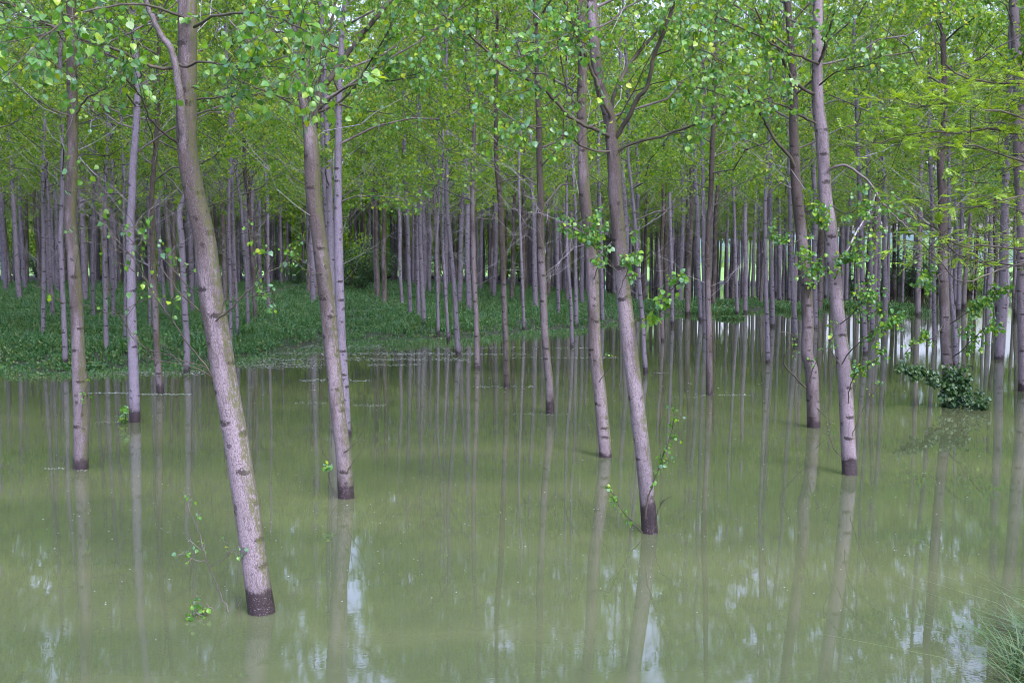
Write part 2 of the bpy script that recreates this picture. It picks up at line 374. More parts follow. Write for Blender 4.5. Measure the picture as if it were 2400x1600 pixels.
def crown(pathf, zb, zt, rc, rng, nbr=42, nsec=4, ntw=5, nlf=12, lf=.1, fine=False, dead=8, sides=5, dirbias=None, dark=False):
    """returns (limb mesh, leaf mesh); pathf(z) -> (x, y, r) of the stem"""
    zs = zb + (zt - zb) * (np.linspace(0, 1, nbr) ** .9) * .96
    zs = np.concatenate([zs, rng.uniform(max(zb - 2.6, 2.2), zb + 1.5, dead)]); isd = np.arange(len(zs)) >= nbr
    M = len(zs); az = np.arange(M) * 2.4 + rng.uniform(-.5, .5, M)
    f = ((zs - zb) / (zt - zb)).clip(0, 1)
    Lb = rc * (1.12 - .85 * f ** 1.3) * rng.uniform(.65, 1.15, M); Lb[isd] *= .75
    el = np.interp(f, [0, 1], [.45, 1.0]) + rng.uniform(-.2, .25, M) + np.where(isd, .15, 0)
    o = np.array([pathf(z) for z in zs]); P0 = np.stack([o[:, 0], o[:, 1], zs], 1)
    K = 6; t = np.linspace(0, 1, K)
    curve = rng.uniform(.0, .45, M)
    hd = np.stack([np.cos(az), np.sin(az)], 1)
    P = np.zeros((M, K, 3)); e = el[:, None] + curve[:, None] * (t[None] - .4)
    st = Lb[:, None] / (K - 1)
    dx = np.cos(e) * st; dz = np.sin(e) * st
    cx = np.concatenate([np.zeros((M, 1)), np.cumsum(dx[:, 1:], 1)], 1); cz = np.concatenate([np.zeros((M, 1)), np.cumsum(dz[:, 1:], 1)], 1)
    P[..., 0] = P0[:, None, 0] + hd[:, None, 0] * cx; P[..., 1] = P0[:, None, 1] + hd[:, None, 1] * cx; P[..., 2] = P0[:, None, 2] + cz
    P[:, 1:] += rng.normal(0, .05, (M, K - 1, 3)) * Lb[:, None, None] * .5
    rb = (.006 + .0055 * Lb) * np.where(isd, .36, 1.0); Rb = rb[:, None] * np.linspace(1, .3, K)[None]
    w = MB()
    if (~isd).any(): tubes(w, P[~isd], Rb[~isd], sides, 0)
    if isd.any(): tubes(w, P[isd], Rb[isd], 4, 1)
    # second order
    def child(P, par_t0, n, L, spread, K2, r, sides2, mat, rngs):
        M, K, _ = P.shape; tt = rng.uniform(par_t0, 1, (M, n)) * (K - 1)
        i = np.minimum(tt.astype(int), K - 2); fr = (tt - i)[..., None]; mi = np.arange(M)[:, None]
        o = P[mi, i] * (1 - fr) + P[mi, i + 1] * fr; d = norm(P[mi, i + 1] - P[mi, i])
        d = norm(d + rng.normal(0, spread, d.shape)); ln = L * rng.uniform(*rngs, (M, n))
        tk = np.linspace(0, 1, K2)
        Q = o[:, :, None] + d[:, :, None] * ln[..., None, None] * tk[:, None]
        Q = Q + rng.normal(0, .035, Q.shape) * ln[..., None, None] * tk[:, None]
        Q[..., 2] += (tk ** 2) * .12 * ln[..., None]
        Q = Q.reshape(M * n, K2, 3); tubes(w, Q, np.full((M * n, 1), r) * np.linspace(1, .4, K2)[None], sides2, mat)
        return Q
    S = child(P[~isd], .38, nsec, rc * .36, .55, 4, .008, 4, 0, (.5, 1.2))
    if isd.any():
        child(P[isd], .3, 3, rc * .25, .5, 3, .004, 3, 1, (.5, 1.2))
    T = child(S, .15, ntw, .42, .6, 3, .0028, 3, 0, (.5, 1.5))
    S2 = P[~isd][:, -3:]; T2 = child(S2, .1, ntw, .45, .5, 3, .003, 3, 0, (.5, 1.4))
    T = np.concatenate([T, T2])
    m = len(T); tt = rng.uniform(.1, 1.05, (m, nlf)) * 2; i = np.minimum(tt.astype(int), 1); fr = (tt - i)[..., None]; mi = np.arange(m)[:, None]
    o = T[mi, i] * (1 - fr) + T[mi, i + 1] * fr; d = norm(T[mi, i + 1] - T[mi, i])
    side = norm(rng.normal(0, 1, o.shape) + np.array([0, 0, -.35]))
    P1 = (o + side * rng.uniform(.02, .06, o.shape[:2])[..., None]).reshape(-1, 3)
    Dl = (side * .8 + d * .3 + np.array([0, 0, -.45])).reshape(-1, 3)
    Nl = rng.normal(0, 1, P1.shape) + np.array([0, -.25, .55])
    lm = MB(); leaves(lm, P1, Dl, Nl, rng.uniform(.6, 1.15, len(P1)) * lf, fine)
    return w.mesh("limbs", [TWD if dark else TW, TWP]), lm.mesh("crown", [LEAFN if fine else LEAF], False)

# ------------------------------------------------------------------ traced stems: (label, bark, [(px, py, width) foot -> up])
G = "poplars standing in and beside the flood water"
TR = [
("thick leaning poplar with mossy right side, nearest in the flood water", 'mossy', [(614,1437,62),(600,1346,58),(587,1255,57),(577,1192,58),(560,1088,57),(543,983,56),(524,878,56),(511,790,57),(498,711,56),(489,633,53),(480,555,50),(461,468,48),(444,374,46),(440,269,46),(442,165,43),(441,64,43)]),
("forked mossy poplar leaning left, its foot just in front of a second stem", 'mossy', [(812,1168,38),(804,1061,36),(791,957,35),(781,852,36),(775,790,36),(769,711,36),(759,633,36),(749,555,35),(737,468,36),(732,374,36),(725,295,32),(711,230,24),(701,165,23),(692,64,21)]),
("straighter grey poplar close behind the forked mossy one", 'pale', [(811,1022,24),(807,905,22),(801,816,22),(798,711,21),(794,555,20),(792,450,17),(793,295,16),(795,217,14),(799,138,13),(803,64,12)]),
("pale poplar stem half hidden behind the forked mossy poplar", 'pale', [(786,905,17),(780,760,17),(775,560,16),(772,468,15),(769,374,14),(764,260,12),(760,140,10)]),
("thin pale poplar stem showing between the forked poplar and its neighbour", 'pale', [(776,850,11),(770,640,11),(762,468,10),(757,374,10),(756,260,9)]),
("leaning poplar with spreading dark limbs and a leafy shoot at its foot", 'mossy', [(1523,1248,38),(1519,1192,37),(1509,1088,36),(1497,983,36),(1485,878,36),(1480,842,36),(1471,764,36),(1462,685,35),(1455,607,34),(1449,528,32),(1443,468,32),(1440,387,32),(1433,321,31),(1426,269,29),(1409,217,26),(1396,138,25),(1391,64,25)]),
("tall poplar just left of the spreading dark-limbed poplar", 'mossy', [(1420,1072,31),(1412,983,30),(1405,905,29),(1397,842,29),(1392,738,28),(1388,633,27),(1378,528,27),(1371,468,27),(1367,400,25),(1365,321,23),(1363,243,23),(1365,165,22),(1363,64,21)]),
("straight dark brown poplar with wide wet foot, leftmost near stem", 'brown', [(190,1100,34),(189,983,33),(185,878,32),(182,790,30),(179,685,29),(174,607,28),(168,528,27),(169,468,26),(171,374,25),(170,269,24),(166,165,23),(167,64,23)]),
("ridged brown poplar with a bare dark branch at its left near the water", 'brown', [(1907,1001,30),(1904,905,30),(1899,852,29),(1895,842,28),(1893,764,27),(1889,685,26),(1882,607,26),(1876,528,25),(1869,468,25),(1864,374,23),(1862,295,21),(1862,217,19),(1858,165,17),(1850,64,16)]),
("sturdy grey poplar with dark wet foot and leafy sprigs up its stem", 'pink', [(1991,1112,36),(1985,983,34),(1978,878,33),(1974,842,33),(1965,764,33),(1957,685,32),(1951,607,32),(1946,528,31),(1937,468,30),(1933,400,29),(1928,321,31),(1918,243,28),(1916,165,25),(1915,64,24)]),
("grey poplar wrapped in green leaves at the waterline, rightmost near stem", 'brown', [(2222,950,26),(2221,878,26),(2218,842,25),(2213,711,23),(2211,580,21),(2210,450,21),(2208,426,20),(2205,374,18),(2212,295,16),(2211,191,14),(2209,64,12)]),
("pale slim poplar close behind the leaf-wrapped right-hand poplar", 'pale', [(2240,862,11),(2239,790,11),(2232,711,10),(2228,633,9),(2224,476,8),(2222,300,7)]),
("grey poplar with a leafy sucker at its wet foot, left part of the flood", 'pale', [(316,990,25),(313,878,23),(309,790,22),(306,711,21),(306,633,20),(306,528,18),(311,468,18),(313,400,17),(320,295,16),(322,191,14),(312,64,12)]),
("brownish poplar standing in floating weed left of the big leaning one", 'brown', [(376,921,18),(372,878,17),(366,790,16),(364,711,15),(360,633,14),(358,528,13),(357,468,12),(360,400,12),(366,321,11),(368,243,10),(372,120,9)]),
("pale poplar with dark foot at the grass edge, left of the big leaning one", 'pale', [(438,874,16),(438,816,15),(433,711,14),(428,580,14),(425,476,11),(428,468,10),(432,340,9)]),
("poplar with blackened foot on the grass edge at far left", 'pale', [(153,858,13),(151,764,12),(147,659,11),(142,555,11),(145,452,10),(146,374,9),(148,250,8)]),
("pale poplar at the left edge standing in the grass", 'pale', [(101,797,10),(102,607,10),(101,450,9),(104,330,8)]),
("slim pale poplar ending high in bright grass between two thicker stems", 'pale', [(250,823,12),(247,711,10),(245,580,10),(247,468,9),(253,334,8),(250,200,7)]),
("thin pinkish stem tucked behind the leafy-suckered poplar's left side", 'pale', [(293,798,7),(292,640,6),(291,520,6)]),
("pale poplar in the grass, second one from the slim bright-grass stem", 'pale', [(266,752,10),(264,620,9),(261,480,8)]),
("straight lavender poplar in the grass right of the leftmost near stem", 'pale', [(219,747,9),(218,640,9),(219,555,9),(220,460,8)]),
("grey poplar in the grass between the left edge and the blackened foot", 'pale', [(124,748,10),(119,640,9),(113,480,7)]),
("thin poplar in the grass just left of the brownish weed-footed poplar", 'pale', [(352,777,7),(350,640,7),(347,500,6)]),
("thin poplar in the grass just right of the brownish weed-footed poplar", 'pale', [(387,753,8),(380,640,8),(368,540,7)]),
("grey poplar in the grass beside the big leaning stem's left", 'pale', [(451,741,9),(446,620,9),(440,500,8)]),
("poplar in the grass hard against the big leaning stem's right side", 'pale', [(541,806,8),(540,711,8),(538,580,7),(537,450,7),(540,310,7)]),
("dark-footed poplar in the grass right of the big leaning stem", 'pale', [(557,792,9),(553,680,8),(548,560,7),(545,450,6)]),
("straight poplar in the grass midway between the two mossy poplars", 'pale', [(582,772,9),(578,650,8),(570,560,8),(565,490,7)]),
("poplar with rusty patch in the grass between the two mossy poplars", 'brown', [(599,757,10),(594,640,10),(586,540,9),(583,470,9)]),
("slender poplar at the back of the grass left of the forked poplar", 'pale', [(630,732,8),(628,600,7),(626,450,7)]),
("pale slanting poplar at the open water's far side, thinnest of a pair", 'pale', [(1051,803,8),(1044,685,7),(1038,580,6),(1038,450,5)]),
("leaning pale poplar with reddish foot beside the thinnest pair stem", 'pale', [(1074,833,13),(1070,764,12),(1063,659,11),(1054,555,10),(1047,468,10),(1049,348,9),(1044,250,7)]),
("thin pale poplar with dark foot at the grass tip, first of three close stems", 'pale', [(1027,787,8),(1026,711,7),(1023,580,7),(1028,476,5)]),
("bright pale poplar standing alone in the middle of the flood", 'pink', [(1119,863,14),(1117,764,13),(1112,659,12),(1109,555,12),(1108,468,11),(1108,374,10),(1112,295,8),(1115,200,7)]),
("olive brown poplar with dark foot right of the bright pale one", 'brown', [(1188,907,16),(1187,842,14),(1183,738,13),(1179,633,13),(1175,528,14),(1172,468,13),(1163,374,11),(1162,295,10),(1163,191,9),(1165,64,8)]),
("olive brown poplar with tall wet foot, centre of the picture", 'brown', [(1289,970,20),(1286,878,19),(1282,842,18),(1276,764,18),(1273,685,18),(1269,607,18),(1266,528,17),(1267,468,16),(1265,400,15),(1263,295,14),(1259,191,12),(1256,86,11)]),
("double-stemmed looking grey poplar at the grass edge, its right stem", 'pale', [(994,761,12),(990,680,11),(986,600,10),(984,502,9),(985,440,8)]),
("double-stemmed looking grey poplar at the grass edge, its left stem", 'pale', [(981,749,9),(979,640,9),(979,540,9),(982,470,8)]),
("grey poplar in the grass, next left from the double-stemmed pair", 'pale', [(962,741,10),(958,640,10),(955,520,9)]),
("grey poplar at the back of the grass, second left from the double pair", 'pale', [(943,719,8),(938,640,8),(936,500,8)]),
("thin poplar standing where the grass meets open water, left of centre stem", 'pale', [(1228,776,8),(1224,660,7),(1218,500,6),(1216,420,6)]),
("thin poplar with dark foot in open water between the centre stem and tall poplar", 'pale', [(1341,813,9),(1338,711,8),(1330,607,8),(1328,450,6),(1327,330,6)]),
("straight poplar in the grass tip just right of the thin dark-footed one", 'pale', [(1351,762,10),(1349,640,9),(1347,460,7)]),
("grey poplar in the grass tip between the centre stem and tall poplar", 'pale', [(1309,738,9),(1306,600,9),(1304,470,8)]),
("grey poplar seen between the tall poplar and the dark-limbed poplar", 'pale', [(1412,756,10),(1410,640,9),(1405,450,8)]),
("pale leaning poplar right behind the dark-limbed poplar", 'pale', [(1514,876,12),(1510,826,11),(1507,764,11),(1500,685,10),(1494,607,9),(1488,528,9),(1482,450,8),(1473,374,7),(1474,295,6)]),
("broken pinkish snag with splintered top in open water", 'pink', [(1553,799,9),(1550,700,8),(1545,610,7),(1543,556,2)]),
("grey poplar in open water just right of the broken snag", 'pale', [(1576,764,9),(1574,640,8),(1569,450,7)]),
("dark-footed poplar at the weedy patch left of the brown double stems", 'pale', [(1642,752,10),(1636,620,11),(1633,480,10)]),
("straight olive poplar with dark mossy foot right of the dark-limbed poplar", 'brown', [(1663,926,16),(1662,842,15),(1662,790,14),(1660,685,14),(1659,607,14),(1661,528,12),(1665,468,12),(1667,400,12),(1670,321,11),(1673,243,10),(1676,120,8)]),
("pale poplar stem touching the left side of the straight olive poplar", 'pale', [(1652,787,10),(1651,680,10),(1648,560,10),(1648,450,9),(1646,350,8)]),
("poplar with a floating leafy clump round its foot", 'pale', [(1728,745,9),(1724,640,8),(1720,470,7)]),
("slim poplar with red-brown foot left of the ridged brown poplar", 'pale', [(1800,850,12),(1799,790,11),(1795,685,10),(1794,607,9),(1795,450,8),(1800,374,8),(1803,250,7)]),
("grey poplar directly behind the slim red-brown-footed one", 'pale', [(1811,766,11),(1808,640,11),(1806,500,9)]),
("lavender poplar with red foot just left of the ridged brown poplar", 'pale', [(1865,806,13),(1860,711,12),(1857,633,11),(1854,555,10),(1850,450,9),(1848,360,8)]),
("grey poplar showing between the ridged brown and the sturdy grey poplar", 'pale', [(1910,769,14),(1909,640,13),(1909,450,11)]),
("straight pale poplar with purple foot right of the sturdy grey poplar", 'pale', [(2028,829,13),(2023,685,12),(2019,580,12),(2014,450,10),(2010,330,9)]),
("thinner pale poplar paired with the purple-footed one", 'pale', [(2045,787,11),(2041,633,10),(2038,450,8)]),
("grey poplar behind hanging sprigs, third right of the sturdy grey poplar", 'pale', [(2075,769,12),(2074,660,11),(2073,540,10)]),
("grey poplar left behind the leaf-wrapped poplar in dark water", 'pale', [(2190,800,10),(2187,640,9),(2184,450,9)]),
]
TREES = {}
def build_traced(idx, label, style, trace):
    rng = np.random.default_rng(100 + idx)
    b = base_at(trace[0][0], trace[0][1]); Y = b[1]
    pts = []
    for px, py, w in trace:
        p = at(px, py, Y); dep = Y * cp - (p[2] - CAMZ) * sp_
        pts.append([*p, w / 2 * dep / F])
    pts = np.array(pts); pts[0, :3] = b
    snag = 'snag' in label
    r0 = pts[0, 3]
    foot = pts[0].copy(); foot[2] -= 0.9; foot[0] -= (pts[1, 0] - pts[0, 0]) / max(pts[1, 2] - pts[0, 2], .3) * .5; foot[3] *= 1.06
    top = []
    if not snag:
        ht = 25 + rng.uniform(-1.5, 1.5); last = pts[-1]; z0 = last[2]
        sl = (pts[-1, :2] - pts[-3, :2]) / max(pts[-1, 2] - pts[-3, 2], .5); sl = np.clip(sl, -.18, .18)
        nz = max(int((ht - z0) / 1.5), 3); q = last.copy()
        for k in range(1, nz + 1):
            dz = (ht - z0) / nz; q = q.copy(); q[:2] += sl * dz + rng.normal(0, .05, 2); sl = sl * .72; q[2] += dz
            q[3] = last[3] * (1 - k / nz) ** .85 + .012; top.append(q)
    full = np.array([foot, *pts, *top])
    # depth wobble so that a stem is not flat in one plane
    zz = full[:, 2]; full[:, 1] += .05 * np.sin(zz * .9 + idx) * np.clip(zz / 3, 0, 1)
    near = Y < 26; mid = Y < 62
    name = "poplar_snag" if snag else "poplar_tree"
    root = empty(name, b, label, "dead tree" if snag else "tree", G)
    loc = full[:, :3] - b
    obj("trunk", trunk_mesh(loc, full[:, 3], style, 32 if near else (18 if mid else 12), .035 if near else (.09 if mid else .3), rng, 1.0 if near else .6), root)
    TREES[idx] = dict(root=root, b=b, full=full, Y=Y)
    if snag: return
    def pathf(z):
        zw = z + b[2]
        return (np.interp(zw, full[:, 2], full[:, 0]) - b[0], np.interp(zw, full[:, 2], full[:, 1]) - b[1], np.interp(zw, full[:, 2], full[:, 3]))
    ztop = full[-1, 2] - b[2]
    if near: zb = 7.2 if Y < 20 else 6.3; zb = {0: 7.4, 1: 6.2}.get(idx, zb); kw = dict(nbr=44, nsec=4, ntw=5, nlf=14, lf=.09, fine=False, dead=5)
    elif mid: zb = rng.uniform(5.0, 6.6); kw = dict(nbr=52, nsec=5, ntw=6, nlf=12, lf=.095, dead=16)
    else: zb = rng.uniform(5.8, 7.4); kw = dict(nbr=44, nsec=4, ntw=5, nlf=13, lf=.12, dead=13, sides=4)
    wm, lm = crown(pathf, zb, ztop, 3.2 + rng.uniform(-.3, .4), rng, **kw)
    obj("limbs", wm, root); obj("crown", lm, root)
for i, t in enumerate(TR): build_traced(i, *t)

# ------------------------------------------------------------------ near limbs read off the photograph, with big leaves
def limb(idx, pts, w0, w1, dy=(0, 0), name="branch", twigs=10, nl=9, lf=.077, tlen=.55, sag=0.0, mat=None, leafmat=None, seed=0, start=.3, tdir=(0, 0, .1), leafy=True, rootobj=None, Ybase=None):
    rng = np.random.default_rng(9000 + seed + idx * 31)
    if nl >= 6 and tlen > .5 and lf < .1: nl = round(nl * .6); tlen = .75
    if rootobj is None: t = TREES[idx]; root, b, Y = t['root'], t['b'], t['Y']
    else: root, b, Y = rootobj, np.array(rootobj.location), Ybase
    n = len(pts); L = np.concatenate([[0], np.cumsum([math.hypot(pts[k+1][0]-pts[k][0], pts[k+1][1]-pts[k][1]) for k in range(n - 1)])]); L /= L[-1]
    P = np.array([at(px, py, Y + dy[0] + (dy[1] - dy[0]) * l) for (px, py), l in zip(pts, L)])
    k = max(n * 3, 8); C = bez(P, k); C[1:-1] += rng.normal(0, .006, (k - 2, 3))
    dep = Y + dy[0]
    rad = np.linspace(w0 / 2, w1 / 2, k) * dep / F
    mb = MB(); tubes(mb, (C - b)[None], rad[None], 10 if w0 > 5 else 6, 0)
    T = []
    seg = np.linalg.norm(C[-1] - C[0])
    for _ in range(twigs):
        u = rng.uniform(start, 1) * (k - 1); i = min(int(u), k - 2); o = C[i] + (C[i+1] - C[i]) * (u - i); d = norm(C[i+1] - C[i])
        d = norm(d * .8 + rng.normal(0, .55, 3) + np.array(tdir)); ln = tlen * rng.uniform(.5, 1.5)
        kk = np.linspace(0, 1, 6)[:, None]; Q = o + d * ln * kk + np.array([0, 0, .12]) * ln * kk ** 2 + rng.normal(0, .02, (6, 3)) * kk * ln * 2
        T.append(Q)
        for _ in range(2):
            j = rng.integers(1, 5); d2 = norm(d + rng.normal(0, .7, 3)); l2 = ln * rng.uniform(.3, .6)
            T.append(Q[j] + d2 * l2 * kk + rng.normal(0, .02, (6, 3)) * kk * l2)
    if T:
        T = np.array(T); tubes(mb, T - b, np.full((len(T), 1), .0032) * np.linspace(1.3, .5, 6)[None], 4, 0)
    o_ = obj(name, mb.mesh(name, [mat or TWD]), root)
    if T is not None and len(T) and leafy:
        m = len(T); u = rng.uniform(.15, 1.02, (m, nl)) * 5; i = np.minimum(u.astype(int), 4); fr = (u - i)[..., None]; mi = np.arange(m)[:, None]
        o = T[mi, i] * (1 - fr) + T[mi, i + 1] * fr; side = norm(rng.normal(0, 1, o.shape) + np.array([0, 0, -.3]))
        pet = rng.uniform(.02, .055, o.shape[:2])[..., None]
        P1 = (o + side * pet).reshape(-1, 3); Dl = (side * .7 + np.array([0, 0, -.6])).reshape(-1, 3); Nl = rng.normal(0, 1, P1.shape) + np.array([0, -.5, .5])
        lm = MB(); leaves(lm, P1 - b, Dl, Nl, rng.uniform(.55, 1.15, len(P1)) * lf, True)
        tubes(lm, np.stack([o.reshape(-1, 3), P1], 1) - b, np.full((len(P1), 2), .0012), 3, 0)
        obj("leaves", lm.mesh("leaves", [leafmat or LEAFN], False), o_)
    return o_

B = limb
# nearest leaning poplar
B(0, [(446,420),(436,370),(430,320),(425,262),(420,205),(412,165),(409,144),(398,112),(380,84),(366,60),(345,10),(320,-60)], 24, 9, (-.06, -.45), "stem", twigs=8, start=.7, seed=1, mat=BK["brown"])
B(0, [(408,160),(372,159),(325,141),(278,121),(236,107),(195,93),(161,78),(129,63),(80,40),(20,10),(-60,0)], 8, 4, (-.15, -1.2), twigs=22, seed=2)
B(0, [(418,150),(427,158),(456,149),(482,145),(521,151),(560,154),(660,156)], 6, 2, (-.2, -1.0), twigs=16, seed=3, nl=7)
B(0, [(462,234),(508,230),(561,225),(600,223),(639,225),(700,234)], 4.5, 2, (0, -.8), twigs=7, seed=4, nl=4)
B(0, [(416,335),(396,321),(367,295),(346,266),(330,230),(312,202),(289,180)], 6, 2, (-.1, -.8), twigs=9, seed=5, nl=5)
B(0, [(506,753),(534,730),(568,696),(600,667),(631,630),(652,591)], 5, 1.5, (-.2, -.5), twigs=6, seed=6, nl=2, tlen=.4, lf=.05)
B(0, [(520,735),(527,704),(568,698),(639,683),(699,670)], 3, 1.2, (-.2, -.3), twigs=4, seed=7, nl=2, tlen=.3, lf=.05)
B(0, [(472,732),(430,693),(391,649),(354,596),(312,568),(283,536),(257,492)], 4, 1.2, (0, -.5), twigs=7, seed=8, nl=2, lf=.06)
B(0, [(470,692),(432,662),(398,622),(351,573),(315,536)], 3, 1, (0, .3), twigs=5, seed=9, nl=2, lf=.06)
B(0, [(500,886),(482,858),(432,792),(401,743),(367,701),(320,617),(273,562),(221,528)], 4.5, 1.2, (-.1, -.5), twigs=6, seed=10, nl=2, lf=.06)
B(0, [(500,884),(456,860),(378,847),(325,829)], 3, 1, (-.1, -.3), twigs=3, seed=11, nl=1, lf=.05)
B(0, [(484,861),(404,837),(354,821),(317,800),(302,779),(299,738)], 3, 1, (0, -.4), twigs=3, seed=12, nl=1, lf=.05)
B(0, [(455,64),(500,40),(580,30),(700,60),(760,110)], 7, 2, (-.2, -2.5), twigs=20, seed=13, tdir=(0,0,-.35), nl=9, lf=.078)
B(0, [(430,40),(330,10),(230,20),(120,70),(60,130)], 6, 2, (-.2, -2.4), twigs=22, seed=14, tdir=(0,0,-.3), nl=7, lf=.078)
# forked mossy poplar
B(1, [(738,300),(742,250),(748,220),(775,183),(806,136),(830,107),(843,86),(864,64),(900,20),(950,-40)], 15, 10, (.1, .5), "stem", twigs=14, start=.5, seed=1)
B(1, [(736,285),(738,262),(742,200),(757,150),(775,64),(790,-20)], 10, 5, (-.1, -.6), "stem", twigs=14, seed=2, nl=7)
B(1, [(745,262),(793,217),(822,201),(859,193),(921,188),(985,170)], 6, 2, (0, -1.2), twigs=20, seed=3, nl=8, lf=.082)
B(1, [(748,262),(799,238),(838,196),(856,165),(885,117),(908,76),(925,30)], 6, 3, (-.1, -1.0), twigs=18, seed=4, nl=7, lf=.082)
B(1, [(712,250),(690,247),(660,230),(600,205),(540,180)], 5, 2, (0, -.8), twigs=10, seed=5, nl=6)
B(1, [(700,150),(720,120),(700,90),(640,75),(600,90)], 6, 2, (-.1, -2.0), twigs=15, seed=6, tdir=(0,0,-.3), lf=.082)
B(1, [(768,640),(740,640),(705,625),(690,590)], 3, 1, (-.1, -.6), twigs=5, seed=7, nl=3, lf=.055, tlen=.3)
B(1, [(816,1055),(806,1060),(838,1035),(848,1010),(853,985)], 2.2, 1, (-.2, -.3), twigs=1, seed=8, nl=0, leafy=False)
B(1, [(788,1095),(775,1082),(760,1066),(752,1045),(749,1005)], 2.2, 1, (-.2, -.4), twigs=0, seed=9, leafy=False)
B(1, [(812,1110),(822,1090),(838,1070),(851,1050),(854,1033)], 2.6, 1, (-.25, -.35), twigs=0, seed=10, leafy=False)
B(1, [(792,1157),(778,1143),(772,1118),(770,1098),(765,1092)], 3, 2, (-.1, -.3), twigs=3, seed=11, nl=2, lf=.07, tlen=.16, start=.8)
B(2, [(801,246),(848,259),(921,267)], 4, 1.5, (0, -1), twigs=7, seed=12, nl=7)
B(2, [(800,245),(749,240),(660,229)], 4, 1.5, (0, -1), twigs=6, seed=13, nl=5)
B(2, [(797,474),(830,462),(868,459),(908,461),(960,470)], 3.5, 1.5, (0, -1), twigs=5, seed=14, nl=4, mat=TW)
# spreading dark-limbed poplar
B(5, [(1440,335),(1461,293),(1477,269),(1490,238),(1516,204),(1524,178),(1532,133),(1548,94),(1561,64),(1575,20),(1590,-40)], 11, 8, (-.05, -.9), twigs=12, start=.45, seed=1)
B(5, [(1432,262),(1446,201),(1461,175),(1482,141),(1506,112),(1527,89),(1542,68),(1560,30)], 10, 7, (.1, .4), twigs=12, start=.4, seed=2)
B(5, [(1432,275),(1406,217),(1393,183),(1380,149),(1367,117),(1351,83),(1342,64),(1325,10)], 8, 5, (-.15, -.8), twigs=14, seed=3)
B(5, [(1428,320),(1396,303),(1367,293),(1346,282),(1325,264),(1304,240),(1289,222),(1273,209),(1247,193),(1230,183),(1183,154),(1157,133),(1123,104),(1104,86),(1078,65),(1040,35)], 9, 4, (-.1, -1.3), twigs=34, seed=4, nl=7, tlen=.6)
B(5, [(1428,355),(1383,350),(1357,337),(1331,321),(1304,311),(1265,300),(1200,290)], 5.5, 2, (-.1, -1.4), twigs=18, seed=5, nl=6)
B(5, [(1452,352),(1482,336),(1519,327),(1550,321),(1587,306),(1623,295),(1652,285),(1684,272),(1728,253),(1775,238),(1809,227)], 7, 3, (-.1, -1.0), twigs=16, seed=6, nl=5)
B(5, [(1444,285),(1485,214),(1511,159),(1535,110)], 3.5, 2, (0, -.3), twigs=4, seed=7, nl=4)
B(6, [(1364,256),(1336,227),(1325,191),(1315,138),(1307,97)], 5, 3, (-.1, -.6), twigs=8, seed=8, nl=6)
B(5, [(1483,215),(1560,190),(1640,205),(1700,225)], 3, 1.5, (-.2, -1.0), twigs=14, seed=9, nl=7)
B(5, [(1532,133),(1590,110),(1650,120),(1700,150)], 4, 2, (-.3, -1.6), twigs=22, seed=10, nl=8, tdir=(0,0,-.2))
B(5, [(1392,110),(1340,90),(1280,100),(1240,130)], 4, 2, (-.2, -1.8), twigs=18, seed=11, nl=7, tdir=(0,0,-.2))
B(5, [(1440,632),(1412,600),(1388,572),(1372,545),(1345,548)], 3, 1, (-.15, -.6), twigs=9, seed=12, nl=5, tlen=.34, lf=.062)
B(5, [(1442,634),(1415,590),(1402,560),(1400,520)], 3, 1, (-.15, -.5), twigs=9, seed=13, nl=5, tlen=.3, lf=.062)
B(5, [(1450,690),(1470,640),(1485,600),(1490,575)], 2.5, 1, (-.25, -.5), twigs=7, seed=14, nl=4, tlen=.22, lf=.075)
B(5, [(1488,755),(1520,740),(1545,715),(1560,695)], 2.2, 1, (0, -.5), twigs=5, seed=15, nl=4, tlen=.2, lf=.08)
B(5, [(1570,680),(1590,665),(1604,655)], 2, 1, (0, -.3), twigs=4, seed=16, nl=3, tlen=.2, lf=.08)
B(5, [(1512,1215),(1520,1160),(1535,1120),(1548,1085),(1560,1050),(1573,1015),(1580,985),(1583,968)], 4, 1.5, (-.4, -.6), twigs=12, seed=17, nl=2, tlen=.16, lf=.055, mat=TWD)
B(5, [(1506,1248),(1490,1232),(1465,1205),(1448,1180),(1437,1160),(1424,1140)], 3, 1.2, (-.2, -.5), twigs=6, seed=18, nl=2, tlen=.1, lf=.055)
B(5, [(1533,1220),(1545,1190),(1555,1172),(1566,1165)], 3, 1.5, (-.2, -.3), twigs=3, seed=19, nl=0, tlen=.1, leafy=False)
B(6, [(1404,895),(1415,880),(1428,860),(1438,838),(1436,818)], 2.5, 1, (-.25, -.4), twigs=1, seed=20, nl=2, tlen=.1, lf=.05)
B(6, [(1392,655),(1400,630),(1405,610)], 3, 1.5, (-.2, -.4), twigs=2, seed=21, nl=2, tlen=.2)
# dark straight poplar at the left
B(7, [(178,268),(202,232),(236,214),(273,185)], 5, 2.5, (-.1, -.8), twigs=10, seed=1, nl=4)
B(7, [(160,270),(129,261),(96,240),(50,215)], 4.5, 2, (-.1, -.5), twigs=8, seed=2, nl=5)
B(7, [(165,120),(120,60),(60,30)], 5, 2, (-.1, -1.5), twigs=22, seed=3, nl=8, tdir=(0,0,-.4))
B(7, [(190,980),(193,950),(200,915),(208,885)], 2.2, 1, (-.2, -.3), twigs=3, seed=4, nl=2, tlen=.15, lf=.05)
B(7, [(172,655),(175,635),(182,600),(186,580)], 3, 1, (-.15, -.3), twigs=1, seed=5, leafy=False, tlen=.2)
